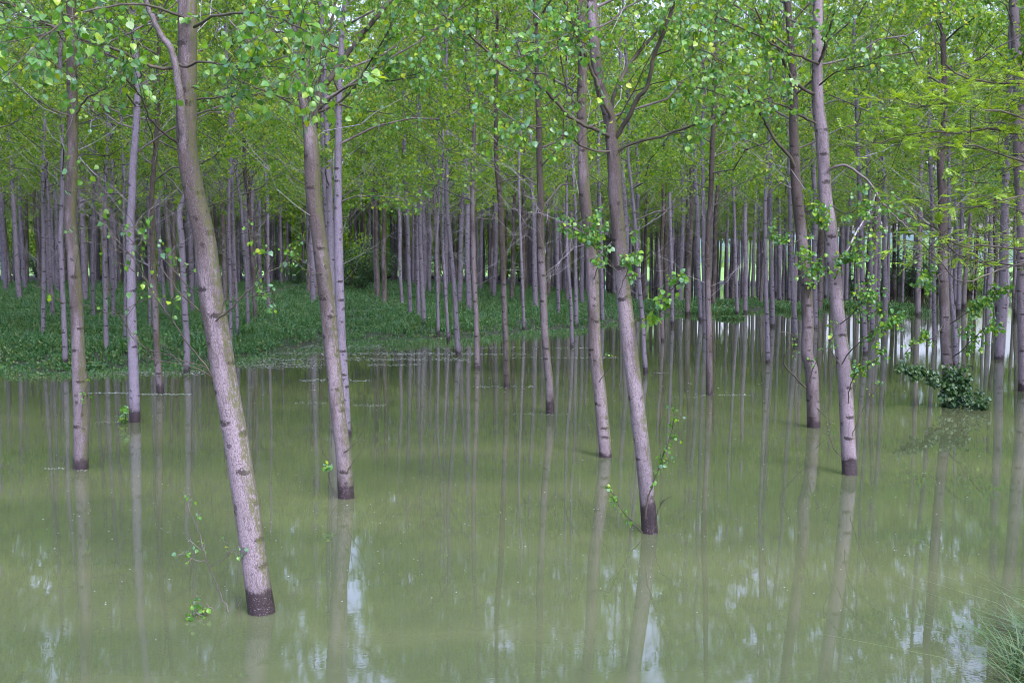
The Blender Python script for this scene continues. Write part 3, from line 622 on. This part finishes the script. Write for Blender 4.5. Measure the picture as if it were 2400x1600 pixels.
# ridged brown and sturdy grey poplars on the right
B(8, [(1862,390),(1851,368),(1815,327),(1802,303),(1786,274),(1776,261),(1750,200)], 8, 5, (-.1, -.8), twigs=12, seed=1, nl=6)
B(8, [(1889,908),(1870,890),(1850,868),(1838,855),(1850,810),(1862,790),(1850,780),(1830,778)], 4.5, 1.6, (-.15, -.5), twigs=4, seed=2, nl=2, tlen=.2, lf=.05)
B(8, [(1896,698),(1903,670),(1912,645),(1918,625)], 3, 1.2, (-.2, -.4), twigs=5, seed=3, nl=4, tlen=.25, lf=.07)
B(8, [(1875,560),(1850,575),(1830,560),(1812,540)], 2.5, 1.2, (-.2, -.5), twigs=9, seed=4, nl=5, tlen=.25, lf=.07)
B(8, [(1897,895),(1905,865),(1925,830),(1945,810)], 2.2, 1, (-.2, -.6), twigs=4, seed=5, nl=2, tlen=.3, lf=.06)
B(8, [(1905,950),(1925,965),(1938,980)], 3, 2, (-.1, -.2), twigs=0, seed=6, leafy=False)
B(9, [(1912,290),(1893,280),(1872,269),(1846,251),(1810,240)], 6, 3, (-.1, -.8), twigs=12, seed=1, nl=6)
B(9, [(1908,221),(1867,198),(1846,165),(1823,112),(1791,64),(1770,20)], 8, 4, (-.1, -1.0), twigs=22, seed=2, nl=8)
B(9, [(1918,150),(1925,136),(1935,94),(1946,64),(1958,20)], 7, 4, (-.1, -.8), twigs=14, seed=3, nl=8)
B(9, [(1942,400),(1950,394),(1967,388),(1988,391),(2014,408),(2037,426),(2063,468),(2084,492),(2112,520),(2150,555),(2178,590)], 7, 2, (-.1, -.9), twigs=8, seed=4, nl=3, mat=TW)
B(9, [(1918,150),(1867,130),(1825,112),(1778,83),(1734,64),(1680,40)], 6, 3, (-.2, -1.8), twigs=30, seed=5, nl=8, tdir=(0,0,-.25), lf=.078)
B(9, [(1920,200),(1960,170),(2000,160),(2050,150)], 4, 2, (-.2, -1.4), twigs=20, seed=6, nl=8, lf=.078)
B(9, [(1938,565),(1930,535),(1915,510),(1905,480)], 3, 1.2, (-.3, -.6), twigs=12, seed=7, nl=5, tlen=.3, lf=.07)
B(9, [(1956,655),(1965,635),(1985,605),(2010,590)], 3.5, 1.2, (-.3, -.6), twigs=16, seed=8, nl=6, tlen=.36, lf=.062)
B(9, [(1950,640),(1930,640),(1910,620),(1890,605)], 2.5, 1.2, (-.3, -.7), twigs=13, seed=9, nl=5, tlen=.3, lf=.066)
B(9, [(1973,854),(1990,825),(2020,800),(2060,770),(2100,745)], 3.5, 1.2, (-.2, -.9), twigs=13, seed=10, nl=4, tlen=.3, lf=.08)
B(9, [(1967,852),(1955,835),(1945,810),(1947,780)], 2.5, 1.2, (-.2, -.4), twigs=3, seed=11, nl=2, tlen=.2, lf=.07)
B(9, [(1988,945),(1990,920),(2000,885),(2010,870),(2050,845),(2070,825)], 3.2, 1.2, (-.25, -.8), twigs=8, seed=12, nl=4, tlen=.22, lf=.065)
B(9, [(1997,1023),(2005,1000),(2020,965),(2040,930),(2066,895)], 2.6, 1, (-.2, -.6), twigs=3, seed=13, nl=1, tlen=.15, lf=.05)
B(9, [(1972,1070),(1960,1058),(1948,1035),(1940,1005),(1936,985)], 3, 1.2, (-.2, -.3), twigs=3, seed=14, nl=1, tlen=.12, lf=.04)
B(9, [(1968,760),(1995,740),(2015,715),(2030,690)], 2.6, 1.2, (-.2, -.8), twigs=13, seed=15, nl=5, tlen=.36, lf=.062)
B(9, [(1945,480),(1985,500),(2020,490),(2060,510)], 2.6, 1.2, (-.2, -1.0), twigs=14, seed=16, nl=6, tlen=.4, lf=.07)
B(9, [(1972,610),(2010,540),(2040,490),(2052,455)], 5, 2.5, (0, .6), twigs=2, seed=17, leafy=False, mat=TWP)
# leaf-wrapped poplar at the right
B(10, [(2210,105),(2197,102),(2144,121),(2092,129),(2040,137),(1995,146)], 5, 3, (0, -1.5), twigs=16, seed=1, nl=7)
B(10, [(2212,100),(2236,78),(2254,64),(2300,30)], 5, 3, (0, -1.0), twigs=12, seed=2, nl=7)
B(10, [(2218,905),(2206,893),(2190,880),(2165,868),(2140,862),(2122,858)], 3, 1.5, (-.3, -1.0), twigs=30, seed=3, nl=11, tlen=.22, lf=.10, leafmat=LEAFD, tdir=(0,0,-.6), start=.05)
B(10, [(2216,948),(2228,925),(2240,905),(2245,895)], 4, 2, (-.25, -.5), twigs=44, seed=4, nl=12, tlen=.42, lf=.10, start=0, leafmat=LEAFD)
B(10, [(2222,950),(2250,935),(2270,938),(2290,950)], 4, 2, (-.25, -.8), twigs=30, seed=5, nl=9, tlen=.34, lf=.09, start=0, leafmat=LEAFD)
B(10, [(2230,840),(2255,820),(2285,790),(2320,760)], 3, 1.5, (-.1, -1.0), twigs=14, seed=6, nl=5, tlen=.45, lf=.10)
B(10, [(2225,760),(2255,740),(2290,720),(2330,690)], 3, 1.5, (-.1, -1.0), twigs=16, seed=7, nl=6, tlen=.45, lf=.10)
B(10, [(2212,420),(2235,412),(2270,425),(2320,430)], 4, 2, (-.1, -1.0), twigs=8, seed=8, nl=5)
B(10, [(2208,640),(2190,650),(2165,665),(2150,690)], 3, 1.5, (-.1, -1.0), twigs=12, seed=9, nl=5, tlen=.4, lf=.10)
B(10, [(2210,760),(2190,790),(2150,800),(2120,830)], 3, 1.5, (-.1, -1.0), twigs=8, seed=10, nl=4, tlen=.4, lf=.10)
B(12, [(302,985),(296,985),(294,972),(296,960)], 3, 1.5, (-.2, -.3), twigs=5, seed=1, nl=4, tlen=.22, lf=.10, start=0)

# ------------------------------------------------------------------ acacia reaching in from the right
ab = np.array([7.6, 11.6, .3]); ac = empty("acacia_tree", ab, "yellow-green acacia reaching in with feathery leaves from the right edge", "tree")
apath = np.array([[7.7, 11.7, -.6], [7.6, 11.6, .3], [7.4, 11.7, 2.2], [7.25, 11.7, 4], [7.3, 11.9, 6], [7.1, 12.2, 8], [7.2, 12.4, 10.5]]) - ab
obj("trunk", trunk_mesh(apath, np.array([.17, .16, .13, .11, .09, .06, .02]), 'brown', 24, .06, np.random.default_rng(5), 1.0), ac)
def feather(bobj, C, rng, n, ln=.16, spread=.5, root=ac):
    """pinnate leaves set along the centre line C: each a rachis with leaflet pairs"""
    mb = MB(); k = len(C); P1 = []; D1 = []; S1 = []; Ra = []; N1 = []
    tw = []
    for _ in range(n):
        u = rng.uniform(.02, 1) * (k - 1); i = min(int(u), k - 2); o = C[i] + (C[i+1] - C[i]) * (u - i)
        d = norm(np.array([rng.normal(), rng.normal(), rng.normal(.0, .25)])); off = rng.uniform(.0, spread)
        o2 = o + d * off + np.array([0, 0, .25 * off]); 
        if off > .08: tw.append([o, (o + o2) / 2 + rng.normal(0, .02, 3), o2])
        for _r in range(3):
            d2 = norm(d + rng.normal(0, .7, 3) * np.array([1, 1, .4])); L = ln * rng.uniform(.6, 1.2); m = 7
            s = norm(np.cross(d2, [0, 0, 1]) + rng.normal(0, .15, 3)); up = np.cross(s, d2)
            Ra.append([o2, o2 + d2 * L * .5 + up * .004, o2 + d2 * L - np.array([0, 0, .02])])
            for j in range(m):
                q = o2 + d2 * L * (j + 1) / m
                for sg in (-1, 1):
                    P1.append(q); D1.append(s * sg + d2 * .35 + np.array([0, 0, -.15])); N1.append(up + rng.normal(0, .25, 3)); S1.append(.034 * rng.uniform(.8, 1.15))
    b = np.array(root.location)
    leaves(mb, np.array(P1) - b, np.array(D1), np.array(N1), np.array(S1), False, 0, .62)
    tubes(mb, np.array(Ra) - b, np.full((len(Ra), 3), .0011), 3, 0)
    if tw:
        tubes(mb, np.array(tw) - b, np.full((len(tw), 3), .0022), 3, 1)
    obj("leaves", mb.mesh("leaves", [LEAFY, TWD], False), bobj)
ACB = [
 ([(2700,330),(2560,320),(2420,318),(2293,303),(2249,312),(2197,308),(2131,317),(2087,327),(2035,342),(1993,353)], 9, 2, (0, -.5), 70),
 ([(2690,440),(2520,420),(2400,380),(2304,348),(2270,337),(2241,342),(2178,350)], 8, 2, (0, -.8), 60),
 ([(2690,640),(2500,600),(2400,585),(2304,575),(2249,575),(2212,560),(2191,555)], 8, 2.5, (0, -.7), 34),
 ([(2690,720),(2500,650),(2400,625),(2304,612),(2270,607),(2236,591),(2197,536),(2157,518),(2071,481)], 6, 2, (0, -.4), 34),
 ([(2690,640),(2480,610),(2380,620),(2304,646),(2275,659),(2244,656),(2225,643),(2210,620),(2178,589),(2150,560)], 6, 2, (0, -1.2), 9),
 ([(2690,260),(2520,230),(2400,200),(2320,190),(2260,180),(2215,150)], 8, 3, (0, -.5), 55),
 ([(2680,330),(2520,300),(2380,270),(2300,255),(2220,240),(2160,250),(2100,230)], 7, 2, (0, -1.0), 85),
 ([(2690,440),(2500,450),(2380,460),(2304,483),(2240,487),(2190,480)], 6, 2, (0, -.9), 34),
]
for q, (pts, w0, w1, dy, nf) in enumerate(ACB):
    o_ = B(200, pts, w0, w1, dy, "branch", twigs=10, tlen=.5, seed=q, leafy=False, rootobj=ac, Ybase=11.6, start=.35)
    L = np.linspace(0, 1, len(pts)); C = bez(np.array([at(px, py, 11.6 + dy[1] * l) for (px, py), l in zip(pts, L)]), 24)
    feather(o_, C[8:], np.random.default_rng(70 + q), int(nf * .95), spread=.5)

# ------------------------------------------------------------------ young sapling and twigs in the water beside the leaning poplar
def sapling(label, Y, stems, seed, name="poplar_sapling", cat="sapling", lf=.05, nl=3, tw=6):
    b = at(stems[0][0][0][0], stems[0][0][0][1], Y); e = empty(name, b, label, cat)
    for k, (pts, w0, w1) in enumerate(stems):
        B(300, pts, w0, w1, (0, -.1 * k), "stem", twigs=tw, tlen=.16, nl=nl, lf=lf, seed=seed + k, rootobj=e, Ybase=Y, start=.4, mat=TW)
wY = lambda y: base_at(700, y)[1]
sapling("thin twiggy sapling in the flood water left of the nearest leaning poplar", wY(1434), [
 ([(536,1442),(535,1433),(518,1395),(505,1362),(491,1330),(480,1290),(468,1250),(455,1220),(445,1195),(437,1170),(430,1150)], 4, 1.2),
 ([(491,1330),(505,1322),(530,1305),(548,1290),(562,1278)], 2, 1.2), ([(484,1318),(462,1312),(438,1302),(424,1290),(418,1287)], 1.8, 1)], 1, nl=1, tw=4, lf=.045)
sapling("bare drowned twig poking out of the water beside the nearest poplar", wY(1433), [([(552,1440),(553,1436),(558,1422),(563,1412),(566,1402)], 2.4, 1.2)], 11, "drowned_twig", "twig", nl=0, tw=0)
sapling("curved drowned twig left of the twiggy sapling", wY(1432), [([(508,1436),(504,1431),(492,1422),(484,1412)], 2, 1.2)], 12, "drowned_twig", "twig", nl=0, tw=0)
sapling("small drowned twig with one yellow-green leaf tuft", wY(1445), [([(479,1450),(479,1444),(479,1436),(478,1428)], 1.8, 1.2), ([(466,1444),(461,1438),(456,1430)], 1.8, 1.2)], 13, "drowned_twig", "twig", nl=3, tw=3)

# ------------------------------------------------------------------ the far rows, planted on the same triangular grid
rng = np.random.default_rng(7)
protos = []
for k in range(7):
    r2 = np.random.default_rng(500 + k); ht = 25 + r2.uniform(-1.5, 1.5); zs_ = np.linspace(-.9, ht, 14)
    lx = np.cumsum(r2.normal(0, .06, 14)) - .02 * zs_; ly = np.cumsum(r2.normal(0, .06, 14)); lx -= np.interp(0, zs_, lx); ly -= np.interp(0, zs_, ly)
    rr = .185 * (1 - zs_.clip(0, ht) / ht) ** .75 + .01
    pth = np.stack([lx, ly, zs_], 1)
    tm = trunk_mesh(pth, rr, ['pale', 'pale', 'pink', 'pale', 'mossy', 'pale', 'brown'][k], 10, .5, r2, .5)
    wm, lm = crown(lambda z: (np.interp(z, zs_, lx), np.interp(z, zs_, ly), .1), r2.uniform(6.4, 8.4), ht, 3.4, r2, nbr=44, nsec=4, ntw=5, nlf=13, lf=.13, dead=12, sides=4)
    protos.append((tm, wm, lm))
u_, v_ = np.array([4.65, 3.57]), np.array([-1.03, 5.77]); o0 = np.array([1.92, 14.93])
taken = np.array([t['b'][:2] for t in TREES.values()])
spots = []; flank = []
for i in range(-45, 46):
    for j in range(-12, 60):
        p = o0 + i * u_ + j * v_ + rng.normal(0, .28, 2); x, y = p
        if y < 12 or y > 178: continue
        if x > 45 and y > 134: continue
        px, py = project((x, y, 0))
        lim = 3.2 if y < 80 else 1.6
        if np.hypot(*(taken - p).T).min() < lim: continue
        if px < -250 or px > 2600:
            if 16 < y < 112 and abs(x) < 62: flank.append((y, x))
            continue
        inside = 70 < px < 2330
        if inside and y < 70: continue
        if not inside and (y < 24 or px < -150 or px > 2500): continue
        if 815 < px < 872 and 84 < y < 116: continue
        if x > 6 and 2120 < px < 2190 and y > 85: continue
        if x < 8 and y > 150: continue
        spots.append((y, x))
spots.sort(); print("far trees", len(spots))
NF = 236
for q, (y, x) in enumerate(spots[:NF]):
    z = max(float(terrain(x, y)), -.25)
    e = empty("poplar_tree", (x, y, z), "slender grey poplar in the dense far rows at the back of the plantation", "tree", "slender poplars of the far rows")
    e.rotation_euler = (rng.normal(0, .012), rng.normal(0, .012), rng.uniform(0, 6.28)); s = rng.uniform(.88, 1.1); e.scale = (s, s, s * rng.uniform(.95, 1.05))
    for nm, me in zip(("trunk", "limbs", "crown"), protos[rng.integers(7)]): obj(nm, me, e)
# the remaining stems at the very back, one mass: their stems and crowns in one mesh
def grab(me):
    v = np.empty(len(me.vertices) * 3, np.float32); me.vertices.foreach_get("co", v)
    q = np.empty(len(me.loops), np.int32); me.loops.foreach_get("vertex_index", q)
    return v.reshape(-1, 3).astype(float), q.reshape(-1, 4)
fm = MB(); G3 = []
for k in range(2):
    r2 = np.random.default_rng(800 + k); ht = 25.; zs_ = np.linspace(-.9, ht, 12); lx = np.cumsum(r2.normal(0, .06, 12)); ly = lx * 0
    tm = trunk_mesh(np.stack([lx, ly, zs_], 1), .16 * (1 - zs_.clip(0, ht) / ht) ** .75 + .01, 'pale', 8, 1.5, r2, .3)
    wm, lm = crown(lambda z: (np.interp(z, zs_, lx), 0, .1), 6.5, ht, 3.5, r2, nbr=26, nsec=3, ntw=3, nlf=12, lf=.26, dead=6, sides=3)
    G3.append((grab(tm), grab(lm))); [D.meshes.remove(m) for m in (tm, wm, lm)]
rb_ = np.random.default_rng(31)
for _ in range(620):                                     # a closer-planted block behind the grid
    y = rb_.uniform(112, 176); x = rb_.uniform(-.5 * y, .46 * y); px = W / 2 + F * x / y
    if (x < 8 and y > 149) or (x > 45 and y > 134) or (1490 < px < 1780 and rb_.uniform() < .62): continue
    if min([(x - q[1]) ** 2 + (y - q[0]) ** 2 for q in spots]) < 1.2: continue
    spots.append((y, x))
for y, x in spots[NF:] + flank:
    z = max(float(terrain(x, y)), -.25); a = rng.uniform(0, 6.28); M_ = np.array([[math.cos(a), math.sin(a), 0], [-math.sin(a), math.cos(a), 0], [0, 0, 1]])
    for mi, (v, q) in enumerate(G3[rng.integers(2)]): fm.add(v @ M_ + [x, y, z], q, v[q][..., [0, 2]].reshape(-1, 2) if mi == 0 else None, mi)
tag(obj("distant_poplars", fm.mesh("distant_poplars", [BK['pale'], LEAF])), "mass of thin poplar stems and leaves at the very back and flanks of the plantation", "woodland", kind="stuff")

# ------------------------------------------------------------------ bushes and the wood behind
def bush_mesh(seed, h, w, n, lf, stems=9, mat=LEAF):
    r = np.random.default_rng(seed); mb = MB(); wb = MB()
    tops = r.normal(0, 1, (stems, 3)) * [w * .45, w * .45, 0] + np.array([0, 0, h]) * r.uniform(.6, 1.0, (stems, 1))
    t = np.linspace(0, 1, 6)
    P = np.array([[(tp * [s ** 1.2, s ** 1.2, s]) + r.normal(0, .03, 3) * h * s for s in t] for tp in tops]) + np.array([0, 0, -.2]) * (1 - t)[None, :, None]
    tubes(wb, P, np.full((stems, 1), .012 * h ** .7 + .012) * np.linspace(1, .25, 6)[None], 5)
    cl = 26 * stems // 3; i = r.integers(0, stems, cl); k = r.integers(2, 6, cl); c = P[i, k] + r.normal(0, 1, (cl, 3)) * [w * .16, w * .16, h * .05]
    pts = c[r.integers(0, cl, n)] + r.normal(0, 1, (n, 3)) * [w * .09, w * .09, h * .045]; pts[:, 2] = np.maximum(pts[:, 2], .05)
    leaves(mb, pts, r.normal(0, 1, (n, 3)) + [0, 0, -.4], r.normal(0, 1, (n, 3)) + [0, -.3, .6], r.uniform(.6, 1.2, n) * lf)
    return wb.mesh("stems", [TWD]), mb.mesh("foliage", [mat], False)
bm = [bush_mesh(40 + k, 3.2, 2.6, 3500, .11, 11, [LEAFD, LEAF][k % 2]) for k in range(4)]
def bush(px, Y, h, label, k, wide=1.0, group="shrubs under the far poplars"):
    p = at(px, 640, Y); z = max(float(terrain(p[0], Y)), 0)
    e = empty("understorey_shrub", (p[0], Y, z), label, "shrub", group); s = h / 3.2; e.scale = (s * wide, s * wide, s); e.rotation_euler = (0, 0, k * 1.7)
    obj("stems", bm[k % 4][0], e); obj("foliage", bm[k % 4][1], e)
bush(845, 92, 4.2, "dark many-stemmed shrub in the gap between the left and middle rows", 0, 1.1)
bush(815, 100, 5.0, "leafy green shrub left in the gap, close to the forked poplar", 1)
bush(880, 104, 4.4, "shrub at the right rim of the gap between the rows", 2)
bush(695, 104, 2.6, "low dark shrub behind the grass left of the forked poplar", 0)
bush(2165, 118, 5.4, "dark rounded bush on the far bank at the right", 2, 1.4)
bush(2135, 128, 4.0, "smaller dark bush beside the rounded one on the far bank", 0, 1.3)
bush(2270, 120, 3.6, "low bush on the far bank near the right edge", 1, 1.3)
bush(1975, 124, 3.0, "low bush on the far bank behind the sturdy grey poplar", 2, 1.3)
for X in [*np.arange(-98, 20, 3.2), *np.arange(43, 56, 3.2)]:
    Y = 151 + abs(math.sin(X * 3.7)) * 6 + (27 if X > 8 else 0)
    bush(W / 2 + F * X / Y, Y, 2.6 + 2.8 * abs(math.sin(X * 1.9)), "dark green thicket shrub in the belt behind the last left-hand row", int(abs(X) * 7) % 4, 1.25, "thicket belt behind the rows")
# a line of broad trees that closes the view on the left
wm_ = [bush_mesh(60 + k, 14, 8.5, 12000, .30, 15, LEAF) for k in range(4)]
r3 = np.random.default_rng(3)
k = 0
for X in np.arange(-102, 24, 4.6):
    Y = 163 + r3.uniform(-4, 8) + max(0, X) * 1.4
    e = empty("bushy_tree", (X, Y, 1.1), "broad bushy tree closing the view behind the left-hand rows", "tree", "broad bushy trees behind the rows")
    s = r3.uniform(.8, 1.25); e.scale = (s, s, s * 1.15); e.rotation_euler = (0, 0, r3.uniform(0, 6))
    obj("stems", wm_[k % 4][0], e); obj("foliage", wm_[k % 4][1], e); k += 1
for X in np.arange(22, 190, 9.0):
    Y = 300 + r3.uniform(-12, 12)
    e = empty("bushy_tree", (X, Y, float(meadow(X, np.array(Y)))), "hazy round tree in the hedge across the far meadow", "tree", "hedge trees across the meadow")
    s = r3.uniform(.5, .95); e.scale = (s, s, s); e.rotation_euler = (0, 0, r3.uniform(0, 6))
    obj("stems", wm_[k % 4][0], e); obj("foliage", wm_[k % 4][1], e); k += 1
for X in np.arange(47, 72, 2.6):
    Y = 139 + r3.uniform(-1.5, 3)
    bush(W / 2 + F * X / Y, Y, r3.uniform(1.6, 3.4), "low scrub bush on the far shore behind the right-hand rows", k, 1.2, "scrub on the far shore"); k += 1

# ------------------------------------------------------------------ herbs and grass on the bank (nobody could count them)
def grass(name, label, pts, h, seed, blades=7, leafy=.5, mat=GRASS, wid=.012, sprd=.10, lean=.35, cat="grass"):
    r = np.random.default_rng(seed); n = len(pts); mb = MB()
    P = np.repeat(pts, blades, 0); m = len(P); P = P + r.normal(0, sprd, (m, 3)) * [1, 1, 0]
    hh = np.repeat(h, blades) * r.uniform(.5, 1.25, m); a = r.uniform(0, 6.28, m); ln = lean * r.uniform(.2, 1.6, m)
    d = np.stack([np.cos(a) * ln, np.sin(a) * ln, np.ones(m)], 1); s = np.stack([-np.sin(a), np.cos(a), 0 * a], 1) * wid
    wv = r.uniform(.6, 1.5, m)[:, None]
    p1 = P + d * hh[:, None] * .55; p2 = P + d * hh[:, None] * np.array([1.5, 1.5, .92])
    V = np.stack([P - s * wv * .7, P + s * wv * .7, p1 - s * wv, p1 + s * wv, p2], 1)
    i = np.arange(m)[:, None] * 5
    mb.add(V.reshape(-1, 3), i + np.array([0, 1, 3, 2])); mb2 = np.concatenate([i + np.array([2, 3, 4])]); mb.f.setdefault(3, []).append(mb2); mb.uv.setdefault(3, []).append(np.zeros((m * 3, 2))); mb.m.setdefault(3, []).append(np.zeros(m, int))
    nl = int(m * leafy)
    if nl:
        q = r.integers(0, m, nl); f = r.uniform(.3, 1.0, (nl, 1)); Q = P[q] + d[q] * hh[q][:, None] * f
        leaves(mb, Q, r.normal(0, 1, (nl, 3)) + [0, 0, .2], r.normal(0, .6, (nl, 3)) + [0, -.3, 1], r.uniform(.6, 1.3, nl) * wid * 5.5)
    o = obj(name, mb.mesh(name, [mat], False)); tag(o, label, cat, kind="stuff"); return o
r = np.random.default_rng(21)
N = 60000; yy = 34 + 92 * r.uniform(0, 1, N) ** 1.5; xx = r.uniform(-.53, .26, N) * yy
zt_ = terrain(xx, yy); dens = np.clip((zt_ + .22) / .42, 0, 1) ** 1.5 * (.45 + .55 * (np.sin(xx * 1.1 + 2 * np.sin(yy * .35)) * np.sin(yy * .8 + xx * .3) > -.35))
keep = r.uniform(0, 1, N) < dens; P_ = np.stack([xx, yy, np.maximum(zt_, -.05)], 1)[keep]
h_ = (.12 + .30 * np.clip(zt_[keep] / .3, 0, 1)) * (.55 + .6 * np.sin(P_[:, 0] * .9 + np.sin(P_[:, 1])) * np.sin(P_[:, 1] * .6 + P_[:, 0] * .4) ** 2 + .5 * r.uniform(0, 1, len(P_)))
h_ = np.clip(h_, .06, .6)
wscale = np.clip(P_[:, 1] / 60, .6, 1.6)
grass("bank_herbs", "lush dark green herbs and grass covering the unflooded bank", P_, h_, 5, 7, .9, GRASS, .016)
# drowned grass tips in shallow water
N = 36000; yy = 34 + 26 * r.uniform(0, 1, N); xx = r.uniform(-20, 4, N); tz_ = terrain(xx, yy); k_ = (tz_ < .0) & (tz_ > -.5) & (r.uniform(0, 1, N) < .75 * (1 + tz_ / .5) ** 1.6 * ((np.sin(xx * 1.7 + 2 * np.sin(yy * .9)) * np.sin(yy * 1.3)) > -.25))
P_ = np.stack([xx, yy, 0 * xx - .02], 1)[k_]
grass("drowned_grass", "sparse drowned grass tips standing in the shallow water off the bank", P_, r.uniform(.04, .16, len(P_)), 6, 4, .5, GRASS, .010, .25)
# weed clumps along the half-drowned strip on the right
N = 14000; yy = r.uniform(76, 100, N); xx = r.uniform(9, 32, N); cl = (np.sin(xx * .9 + 1) + np.sin(xx * 2.3 + yy * .2) + 1.1 * np.cos((yy - 90 + .25 * (xx - 18)) * .35)) > .5
P_ = np.stack([xx, yy, 0 * xx], 1)[cl]
grass("weed_patch", "broken strip of dark weeds standing in the water under the right-hand rows", P_, np.full(len(P_), .45), 8, 5, 1.2, GRASS, .022, .16)
N = 4000; yy = r.uniform(136, 141, N); xx = r.uniform(44, 76, N); P_ = np.stack([xx, yy, terrain(xx, yy).clip(0)], 1)
grass("far_bank_grass", "green grass along the far bank behind the right-hand rows", P_, np.full(N, .8), 9, 6, 1.0, GRASS, .03, .2)
# coarse grass on the near bank, bottom right corner
N = 1500; a_ = r.uniform(0, 6.28, N); q_ = np.sqrt(r.uniform(0, 1, N)) * 2.1; xx = 6.3 + q_ * np.cos(a_); yy = 9.0 + q_ * np.sin(a_); P_ = np.stack([xx, yy, terrain(xx, yy)], 1)[(terrain(xx, yy) > -.03)]
grass("near_bank_grass", "long coarse grass bending over the near bank in the bottom right corner", P_, r.uniform(.15, .5, len(P_)) * np.where(r.uniform(0, 1, len(P_)) < .5, .5, 1), 10, 5, .05, GRASSN, .006, .06, 1.5)
# leafy clump floating round a foot, and small clumps at feet
for (px, py, rad_, lb) in [(1712, 748, .9, "dark leafy clump floating left of a far poplar foot"), (205, 868, .5, "tuft of grass in the water by the leftmost near stem")]:
    c_ = base_at(px, py); n_ = 160; P_ = c_ + r.normal(0, rad_ / 2, (n_, 3)) * [1, .5, 0]; o = grass("weed_clump", lb, P_, np.full(n_, .2), 11, 4, 1.0, GRASS, .02, .05)
# floating specks, seeds and leaf scraps in wind rows
rows = [(95,480,874,7,900),(205,320,921,2,120),(330,450,924,2,160),(225,290,989,4,70),(100,152,1098,3,60),(180,205,1102,2,30),(860,985,855,4,160),(700,762,891,3,120),(820,868,892,3,60),(830,905,950,4,120),(690,765,944,3,70),
        (560,1120,828,5,900),(560,1100,842,5,900),(560,900,812,8,900),(900,1240,830,3,350),(1110,1250,906,3,90),(1200,1330,970,3,70),(1640,1760,926,2,60),(1580,1640,931,2,20),(1000,1400,815,3,260),(1200,1480,838,2,140),(560,760,855,10,700),(1500,1570,874,2,30),
        (745,860,1030,2,16),(1960,2300,1010,200,40),(100,2300,1200,200,520),(100,2300,950,80,420)]
SP = []
for x0, x1, y, dyy, n_ in rows:
    for _ in range(n_):
        g = r.normal(); px = r.uniform(x0, x1); 
        c_ = ray(px, y + dyy * g * .5); t_ = (CAMZ) / -c_[2] if c_[2] < 0 else 60; SP.append([c_[0] * t_, c_[1] * t_, .004])
SP = np.array(SP); n_ = len(SP); mb = MB(); a_ = r.uniform(0, 6.28, n_)
sz_ = r.uniform(.006, .018, n_) * (1 + SP[:, 1] / 22) * np.where(SP[:, 1] < 30, .55, 1)
leaves(mb, SP, np.stack([np.cos(a_), np.sin(a_), 0 * a_ + .03], 1), np.stack([0 * a_, 0 * a_, 1 + 0 * a_], 1) + r.normal(0, .05, (n_, 3)), sz_ * 2, False, 0, .7)
n = NT("floating_scrap"); n.put(n.b.inputs["Base Color"], n.mix(n.n("ShaderNodeNewGeometry").outputs["Random Per Island"], (.20, .26, .17), (.45, .46, .45))); n.b.inputs["Roughness"].default_value = .5
tag(obj("floating_scraps", mb.mesh("floating_scraps", [n.m], False)), "pale seed fluff and leaf scraps drifting in rows on the flood water", "debris", kind="stuff")
print("objects", len(D.objects))
